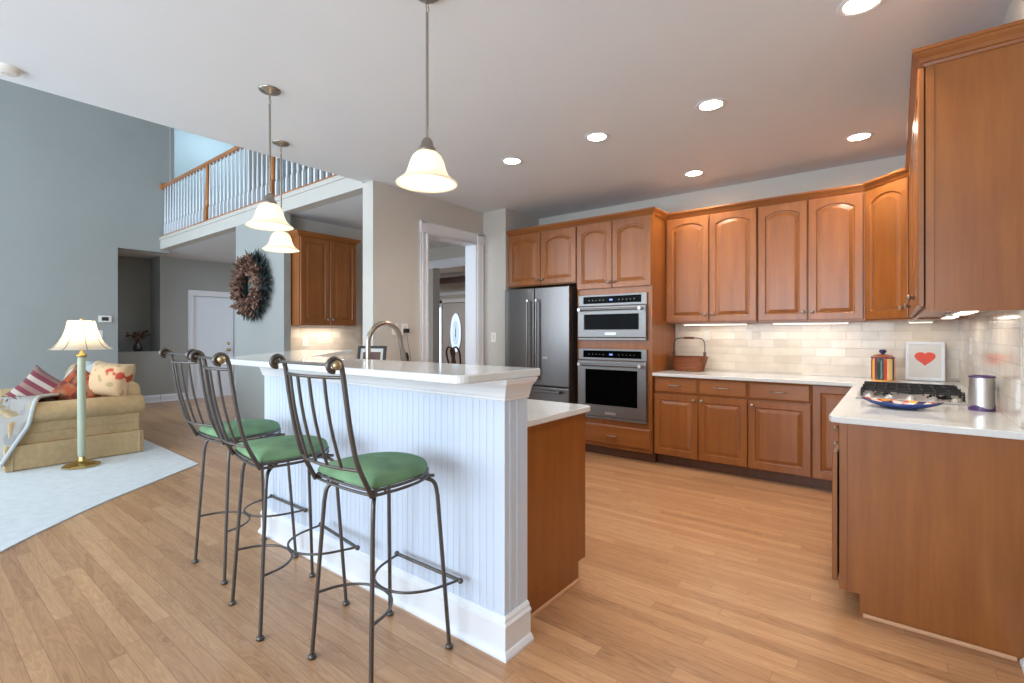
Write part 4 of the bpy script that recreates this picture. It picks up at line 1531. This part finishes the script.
def rrect(a, b, z, p=4.0, n=40, wob=0.0, ph=0.0):
    out = []
    for i in range(n):
        t = 2 * PI * i / n
        c, s = math.cos(t), math.sin(t)
        k = 1 + wob * math.sin(n / 2 * t + ph)
        out.append((a * k * math.copysign(abs(c) ** (2 / p), c), b * k * math.copysign(abs(s) ** (2 / p), s), z))
    return out


mb = MB()
rows = 9
for k in range(rows):
    f = k / (rows - 1)
    a = 0.134 + 0.036 * f
    b = 0.085 + 0.025 * f
    mb.tube(rrect(a, b, 0.012 + 0.125 * f, wob=0.012, ph=PI * (k % 2)), 0.0088, 6, closed=True)
mb.build('woven_body', M['wicker'], wb)
mb = MB(); mb.prism([(x, y) for x, y, z in rrect(0.135, 0.085, 0)], 0.003, 0.012); mb.build('bottom', M['wicker'], wb)
mb = MB()
for ph in (0, PI):
    mb.tube([(x, y, z + 0.006 * math.sin(20 * i / 40 * 2 * PI + ph)) for i, (x, y, z) in enumerate(rrect(0.174, 0.114, 0.146))], 0.008, 6, closed=True)
mb.build('braided_rim', M['wicker'], wb)
hd = MB()
hp_ = [(-0.156, 0, 0.12), (-0.160, 0, 0.20), (-0.157, 0, 0.28), (-0.142, 0, 0.325), (-0.10, 0, 0.343), (0, 0, 0.348), (0.10, 0, 0.343), (0.142, 0, 0.325), (0.157, 0, 0.28), (0.160, 0, 0.20), (0.156, 0, 0.12)]
hd.tube(spline(hp_, 5), 0.0055, 8)
h_ = hd.build('handle', M['iron'], wb)
mb = MB(); mb.tube([(-0.05, 0, 0.346), (0.05, 0, 0.346)], 0.012, 10); mb.build('grip', M['dark_wood'], h_)
mb = MB()
for sx in (-1, 1):
    mb.box(sx * 0.159 - 0.012, sx * 0.159 + 0.012, -0.014, 0.014, 0.13, 0.20)
mb.build('handle_socket', M['dark_wood'], wb, bevel=0.003)


# ------------------------------------------------------------------ plates, outlets, thermostat
def plate(name, label, cat, loc, rz, w=0.075, h=0.118, kind='outlet'):
    t = thing(name, label, cat, loc, rz)
    mb = MB(); mb.box(-w / 2, w / 2, -0.006, 0, -h / 2, h / 2); mb.build('cover_plate', M['outlet_beige'] if label[:5] == 'beige' else M['plate'], t, bevel=0.003)
    if kind == 'outlet':
        mb = MB()
        for z in (0.021, -0.021):
            mb.box(-0.016, 0.016, -0.0085, -0.006, z - 0.014, z + 0.014)
        s = mb.build('socket', M['paper'], t, bevel=0.002)
    else:
        mb = MB(); mb.box(-0.016, 0.016, -0.010, -0.006, -0.033, 0.033); mb.build('rocker', M['paper'], t, bevel=0.002)
    return t


plate('wall_outlet', 'beige outlet on the tile splashback above the middle base drawers', 'outlet', (-1.162, YB - 0.012, 1.30), 0)
plate('wall_outlet', 'beige outlet on the tile just right of the wicker basket handle', 'outlet', (-1.58, YB - 0.012, 1.29), 0)
mb = plate('wall_outlet', 'white outlet with a black charger on the beige wall left of the doorway', 'outlet', (-4.10, 3.40, 1.35), PI / 2, w=0.085, h=0.125)
plate('light_switch', 'white light switch on the narrow wall beside the refrigerator', 'switch', (-3.93, 4.66, 1.26), 0, kind='switch')
plate('light_switch', 'white light switch partly behind the faucet arch on the beige wall', 'switch', (-4.10, 3.27, 1.35), PI / 2, kind='switch')
plate('light_switch', 'tall white switch plate on the right wall just before the tile', 'switch', (XR, 2.815, 1.25), -PI / 2, w=0.085, h=0.25, kind='switch')
plate('wall_outlet', 'small outlet on the right wall tile behind the steel cylinder', 'outlet', (XR - 0.012, 4.55, 1.22), -PI / 2)
plate('light_switch', 'white light switch on the family room wall under the thermostat', 'switch', (-10.2, 2.14, 1.30), PI / 2, w=0.12, kind='switch')
plate('wall_outlet', 'outlet on the pantry nook tile', 'outlet', (-6.028, 3.36, 1.20), PI / 2)
ch = thing('phone_charger', 'black plug-in charger with a thin cord in the wall outlet left of the doorway', 'charger', (-4.09, 3.40, 1.335), PI / 2)
mb = MB(); mb.box(-0.026, 0.026, -0.04, 0.002, -0.022, 0.022); mb.build('plug', M['blackplastic'], ch, bevel=0.004)
mb = MB(); mb.tube(spline([(0, -0.03, -0.02), (0.004, -0.03, -0.08), (0.03, -0.02, -0.18), (0.055, -0.02, -0.30), (0.05, -0.02, -0.6)], 5), 0.0022, 5); mb.build('cord', M['blackplastic'], ch)
th = thing('thermostat', 'white wall thermostat with a small grey screen beside the hall opening', 'thermostat', (-10.2, 2.23, 1.545), PI / 2)
mb = MB(); mb.box(-0.085, 0.085, -0.025, 0, -0.055, 0.055); mb.build('housing', M['plate'], th, bevel=0.008)
mb = MB(); mb.box(-0.045, 0.045, -0.027, -0.025, -0.028, 0.032); mb.build('screen', M['steel_dark'], th)

# ------------------------------------------------------------------ wreath
wr = thing('dried_wreath', 'large dried leaf wreath hanging on the grey wall above the bar end', 'wreath', (-6.56, 2.93, 1.92))
rng = random.Random(3)
mb = MB()
mb.tube([(0.29 * math.cos(a), 0.01, 0.29 * math.sin(a)) for a in [2 * PI * i / 40 for i in range(40)]], 0.055, 8, closed=True)
mb.build('ring', M['wreath_dark'], wr)


def leaf(mb, p, d, w, l):
    d = Vector(d).normalized()
    s = d.cross(Vector((0, -1, 0.1))).normalized() * w
    u = s.cross(d).normalized() * w * 0.5
    p = Vector(p)
    mb.add([p, p + d * l * 0.45 + s + u, p + d * l, p + d * l * 0.45 - s + u, p + d * l * 0.5 - u], [(0, 1, 2), (0, 2, 3), (0, 4, 1), (1, 4, 2), (2, 4, 3), (0, 3, 4)])


mb = MB()
for i in range(520):
    a = rng.uniform(0, 2 * PI)
    rr_ = rng.uniform(0.17, 0.37)
    p = (rr_ * math.cos(a), rng.uniform(-0.09, 0.0), rr_ * math.sin(a))
    d = (math.cos(a) * rng.uniform(-0.4, 1) + rng.uniform(-.5, .5), rng.uniform(-1.0, 0.1), math.sin(a) * rng.uniform(-0.4, 1) + rng.uniform(-.5, .5))
    leaf(mb, p, d, rng.uniform(0.018, 0.036), rng.uniform(0.05, 0.10))
mb.v = [(x, min(y, 0.066), z) for x, y, z in mb.v]
mb.build('dried_leaves', M['wreath'], wr, fixn=False)
mb = MB()
for i in range(420):
    a = rng.uniform(0, 2 * PI)
    rr_ = rng.uniform(0.28, 0.37)
    p = (rr_ * math.cos(a), rng.uniform(-0.03, 0.04), rr_ * math.sin(a))
    d = (math.cos(a) + rng.uniform(-.5, .5), rng.uniform(-0.4, 0.3), math.sin(a) + rng.uniform(-.5, .5))
    leaf(mb, p, d, rng.uniform(0.008, 0.014), rng.uniform(0.08, 0.15))
mb.v = [(x, min(y, 0.066), z) for x, y, z in mb.v]
mb.build('dark_sprigs', M['wreath_dark'], wr, fixn=False)

# ------------------------------------------------------------------ carpet
rug = MB()
pts = rounded([(-10.15, 1.97), (-10.15, -3.1), (-3.9, -3.1), (-3.9, 0.20), (-4.30, 0.52), (-4.77, 1.00), (-5.47, 1.93), (-7.3, 1.97)], {4: 0.2, 5: 0.2})
rug.prism(pts, 0.0005, 0.010)
o = rug.build('family_room_carpet', M['rug'], None)
tag(o, 'pale carpet with angled front edge under the sofa in the family room', 'carpet')

# ------------------------------------------------------------------ sofa
sf = thing('sofa', 'beige damask sofa with rolled arms and pleated skirt seen from its arm side', 'sofa', (-6.50, 0.72, 0.014))
# local: x to -2.1, y 0 (front) .. 1.02 (back)
SL = 2.15
mb = MB(); mb.box(-SL, 0.0, -0.03, 1.04, 0.0, 0.235)
mb.build('skirt', M['beige'], sf, bevel=0.012)
mb = MB()
for (x, y) in ((0.0, 1.0), (0.0, 0.02), (-0.7, -0.03), (-1.42, -0.03)):
    mb = MB()
    mb.tube([(x, y, 0.005), (x, y, 0.225)], 0.012, 6)
    mb.build('kick_pleat', M['beige'], sf)
mb = MB(); mb.box(-SL + 0.05, -0.05, 0.0, 1.02, 0.22, 0.455); mb.build('base', M['beige'], sf, bevel=0.02)
for k in range(3):
    mb = MB()
    wk = (SL - 0.46) / 3
    x1 = -0.23 - wk * k
    mb.box(x1 - wk + 0.004, x1 - 0.004, 0.02, 0.78, 0.33, 0.48)
    mb.build('seat_cushion', M['beige'], sf, bevel=0.045, seg=4)


def arm(x0, side):
    mb = MB()
    # rolled arm section in local x/z swept along y
    prof = [(-0.20, 0.38), (-0.065, 0.38), (-0.065, 0.42)]
    for k in range(13):
        a = math.radians(-60 + 235 * k / 12)
        prof.append((-0.090 + 0.118 * math.cos(a), 0.520 + 0.100 * math.sin(a)))
    prof.append((-0.20, 0.44))
    pr = [((x0 + (px if side > 0 else -0.2 - px)), pz) for px, pz in prof]
    L = []
    for y, s in ((0.15, 0.90), (0.135, 0.97), (0.15, 1.0), (1.03, 1.0), (1.045, 0.95)):
        cx, cz = x0 - 0.1, 0.42
        L.append([(cx + (a - cx) * s, y, cz + (b - cz) * s) for a, b in pr])
    mb.loops(L, True, False)
    mb.add(L[0], [tuple(range(len(pr)))])
    o = mb.build('arm', M['beige'], sf)
    for p in o.data.polygons:
        p.use_smooth = len(p.vertices) == 4
    mb = MB()
    mb.tube([(x0 + (-0.048 if side > 0 else -0.152), y, 0.335) for y in (0.02, 0.5, 1.02)], 0.006, 6)
    mb.build('seam_piping', M['beige'], o)


arm(0.0, 1)
arm(-SL + 0.2, -1)
mb = MB()
pr = [(0.90, 0.30), (0.90, 0.68), (0.91, 0.74), (0.94, 0.775), (0.98, 0.76), (1.02, 0.73), (1.04, 0.67), (1.03, 0.30)]
L = []
for x, s in ((-0.12, 0.93), (-0.105, 1.0), (-SL + 0.105, 1.0), (-SL + 0.12, 0.93)):
    L.append([(x, 0.9 + (a - 0.9) * s, 0.5 + (b - 0.5) * s) for a, b in pr])
L[0] = [(L[0][0][0] + 0.02, y, z) for x, y, z in L[0]]
mb.loops(L, True, False)
mb.add(L[0], [tuple(range(len(pr)))])
mb.build('back', M['beige'], sf, bevel=0.01)


def pillow_geo(w, h, t, n=16, p=3.2):
    """puffed square in local x (width) / z (height) / y (thickness)"""
    vs, fs = [], []
    for side in (1, -1):
        off = len(vs)
        for i in range(n + 1):
            for j in range(n + 1):
                u, v = -1 + 2 * i / n, -1 + 2 * j / n
                k = (1 - abs(u) ** p) * (1 - abs(v) ** p)
                pin = 1 - 0.10 * (1 - abs(v) ** 2) * abs(u) ** 4
                pin2 = 1 - 0.10 * (1 - abs(u) ** 2) * abs(v) ** 4
                vs.append((u * w / 2 * pin, side * t / 2 * max(k, 0) ** 0.45, v * h / 2 * pin2))
        for i in range(n):
            for j in range(n):
                a = off + i * (n + 1) + j
                fs.append((a, a + 1, a + n + 2, a + n + 1))
    return vs, fs


def pillow(name, label, m, loc, rot, w, h, t, cat='pillow', parent=None):
    vs, fs = pillow_geo(w, h, t)
    mb = MB()
    mb.add(vs, fs, True)
    bm_o = mb.build(name, m, parent, bevel=0.0)
    bm_o.location = loc
    bm_o.rotation_euler = rot
    if label:
        tag(bm_o, label, cat)
    return bm_o


for k in range(3):
    wk = (SL - 0.46) / 3
    pillow('back_cushion', None, M['beige'], (-0.23 - wk * (k + 0.5), 0.79, 0.68), (math.radians(-14), 0, 0), wk, 0.50, 0.24, parent=sf)
pillow('throw_pillow', 'red and white striped pillow leaning on the sofa seat', M['redstripe'], (-7.05, 1.02, 0.70), (math.radians(-8), math.radians(38), math.radians(62)), 0.42, 0.38, 0.16)
pillow('throw_pillow', 'rust plaid pillow in the middle of the sofa', M['orangeplaid'], (-6.86, 1.30, 0.71), (math.radians(-20), math.radians(32), math.radians(50)), 0.42, 0.40, 0.16)
pillow('throw_pillow', 'puffy beige floral pillow against the sofa back near its rolled arm', M['floral'], (-6.74, 1.53, 0.80), (math.radians(-12), math.radians(6), math.radians(40)), 0.42, 0.40, 0.27)

# throw blankets
def sheet(name, label, m, fn, nu, nv, th_=0.012):
    mb = MB()
    vs = [fn(i / nu, j / nv) for i in range(nu + 1) for j in range(nv + 1)]
    fs = [(i * (nv + 1) + j, i * (nv + 1) + j + 1, (i + 1) * (nv + 1) + j + 1, (i + 1) * (nv + 1) + j) for i in range(nu) for j in range(nv)]
    mb.add(vs, fs, True)
    o = mb.build(name, m, None)
    s = o.modifiers.new('thickness', 'SOLIDIFY')
    s.thickness = th_
    s.offset = 1
    tag(o, label, 'blanket')
    return o


QP = spline([(0, a, b) for a, b in zip([1.16, 1.00, 0.90, 0.87, 0.84, 0.75, 0.66], [0.655, 0.665, 0.645, 0.55, 0.43, 0.26, 0.07])], 8)


def quilt(u, v):
    x = -6.470 - max(0, 0.36 - v) * 1.3 - (1.6 - max(0, 0.36 - v) * 1.3) * u
    q_ = QP[min(int(round(v * 48)), 48)]
    y, z = q_.y, q_.z
    z -= 0.10 * min(1, max(0, u - 0.25) * 2) * (1 - min(v * 1.2, 1))
    yf = 0.84 if z > 0.47 else 0.665
    y = y + (min(y, yf) - y) * min(u / 0.10, 1)
    y += 0.012 * math.sin(u * 19) * v
    z += 0.012 * math.sin(u * 23 + v * 7)
    return (x, y, z + 0.0)


q = sheet('quilted_throw', 'white quilted throw draped over the front of the sofa arm and seat', M['throw'], quilt, 28, 24)
mb = MB()
mb.tube(spline([tuple(Vector(quilt(0.0, v / 9)) + Vector((0.008, -0.004, 0.006))) for v in range(10)], 6), 0.017, 8)
mb.build('piped_edge', M['throwedge'], q)


def throw2(u, v):
    x = -6.80 - 1.0 * u
    yy = [1.78, 1.70, 1.60, 1.50, 1.38, 1.28]
    zz = [0.62, 0.855, 0.935, 0.945, 0.86, 0.70]
    k = v * 5
    i = min(int(k), 4)
    f = k - i
    return (x, yy[i] + (yy[i + 1] - yy[i]) * f, zz[i] + (zz[i + 1] - zz[i]) * f + 0.02 * math.sin(u * 14 + v * 3))


sheet('folded_blanket', 'pale grey blanket laid over the sofa back behind the pillows', M['throwedge'], throw2, 20, 15)

# ------------------------------------------------------------------ floor lamp
fl = thing('floor_lamp', 'brass and celadon floor lamp with a cream bell shade beside the sofa arm', 'floor lamp', (-6.265, 1.19, 0.014))
mb = MB(); mb.lathe([(0.150, 0.0), (0.150, 0.012), (0.135, 0.02), (0.09, 0.035), (0.050, 0.045), (0.036, 0.055), (0.028, 0.09), (0.0001, 0.09)], n=8, smooth=False); mb.build('base', M['brass'], fl)
mb = MB(); mb.lathe([(0.026, 0.09), (0.030, 0.12), (0.032, 0.5), (0.032, 1.0), (0.030, 1.06)], n=20); mb.build('pole', M['pole'], fl)
mb = MB(); mb.lathe([(0.034, 1.06), (0.044, 1.07), (0.040, 1.085), (0.020, 1.10), (0.012, 1.14), (0.012, 1.20)], n=20); mb.build('socket', M['brass'], fl)
mb = MB()
prof = [(0.248, 1.135), (0.212, 1.158), (0.172, 1.205), (0.142, 1.265), (0.120, 1.330), (0.106, 1.395), (0.102, 1.415)]
n = 64
vs = []
for r, z in prof:
    for j in range(n):
        a = 2 * PI * j / n
        k = 1 - 0.05 * abs(math.cos(4 * a)) ** 6
        vs.append((r * k * math.cos(a), r * k * math.sin(a), z))
fs = [(i * n + j, i * n + (j + 1) % n, (i + 1) * n + (j + 1) % n, (i + 1) * n + j) for i in range(len(prof) - 1) for j in range(n)]
mb.add(vs, fs, True)
sh = mb.build('lamp_shade', M['lampshade'], fl)
mb = MB()
for q_ in range(8):
    a = PI / 4 * q_
    mb.tube([(r * 0.955 * math.cos(a), r * 0.955 * math.sin(a), z) for r, z in prof], 0.004, 5)
mb.build('shade_rib', M['oldbrass'], sh)
mb = MB(); mb.ball((0, 0, 1.26), 0.035, 14, 9); mb.build('bulb', M['bulb'], fl)
mb = MB(); mb.tube([(0, 0, 1.26), (0, 0, 1.42)], 0.004, 6); mb.ball((0, 0, 1.43), 0.014, 10, 7); mb.build('finial', M['brass'], fl)
point_light('floor_lamp_light', (0, 0, 1.31), 0.05, 9, (1.0, 0.78, 0.52), fl)

# ------------------------------------------------------------------ vase in the alcove
va = thing('flower_vase', 'small dark vase of dried flowers on the hall alcove ledge', 'vase', (-11.38, 2.98, 0.97))
mb = MB(); mb.lathe([(0.0001, 0), (0.05, 0), (0.07, 0.04), (0.065, 0.10), (0.03, 0.15), (0.035, 0.17)], n=18); mb.build('vase', M['iron'], va)
mb = MB()
for i in range(60):
    a = rng.uniform(0, 2 * PI)
    rr_ = rng.uniform(0.02, 0.16)
    top = (rr_ * math.cos(a), rr_ * math.sin(a), 0.17 + rng.uniform(0.08, 0.2))
    leaf(mb, top, (math.cos(a), math.sin(a), rng.uniform(0, 1)), 0.02, 0.06)
    if i % 5 == 0:
        mb.tube([(0, 0, 0.15), top], 0.003, 4)
mb.build('dried_flowers', M['dark_wood'], va, fixn=False)

# ------------------------------------------------------------------ carved dining chairs through the doorway
def dining_chair(label, loc, rz):
    t = thing('dining_chair', label, 'chair', loc, rz, 'carved dining chairs seen through the doorway')
    mb = MB(); mb.box(-0.24, 0.24, -0.21, 0.21, 0.42, 0.47); mb.build('seat', M['beige'], t, bevel=0.015)
    for sx in (-1, 1):
        mb = MB(); mb.tube(spline([(sx * 0.20, -0.21, 0.40), (sx * 0.225, -0.235, 0.28), (sx * 0.19, -0.20, 0.08), (sx * 0.21, -0.23, 0.0)], 4), [0.028] * 5 + [0.018] * 8, 8); mb.build('leg', M['dark_wood'], t)
        mb = MB(); mb.tube([(sx * 0.19, 0.20, 0.45), (sx * 0.19, 0.22, 0.2), (sx * 0.19, 0.27, 0.0)], 0.018, 8); mb.build('leg', M['dark_wood'], t)
        mb = MB(); mb.tube(spline([(sx * 0.19, 0.20, 0.45), (sx * 0.17, 0.22, 0.65), (sx * 0.205, 0.26, 0.85), (sx * 0.20, 0.28, 0.98), (sx * 0.12, 0.285, 1.06), (0, 0.285, 1.03)], 5), 0.018, 8); mb.build('back_post', M['dark_wood'], t)
    mb = MB()
    prof = [(0.05, 0.47), (0.035, 0.60), (0.075, 0.74), (0.045, 0.86), (0.085, 0.97), (0.06, 1.04)]
    L = [[(-w, 0.21 + (z - .47) * 0.13, z) for w, z in prof] + [(w, 0.21 + (z - .47) * 0.13, z) for w, z in prof[::-1]]]
    L.append([(x, y + 0.012, z) for x, y, z in L[0]])
    mb.loops(L); mb.add(L[0], [tuple(range(len(L[0])))])
    mb.build('splat', M['dark_wood'], t)


dining_chair('dark carved dining chair whose back shows below the oval door glass', (-6.40, 6.75, 0), math.radians(170))
dining_chair('dark carved dining chair half hidden behind the right side of the doorway', (-5.75, 7.15, 0), math.radians(250))
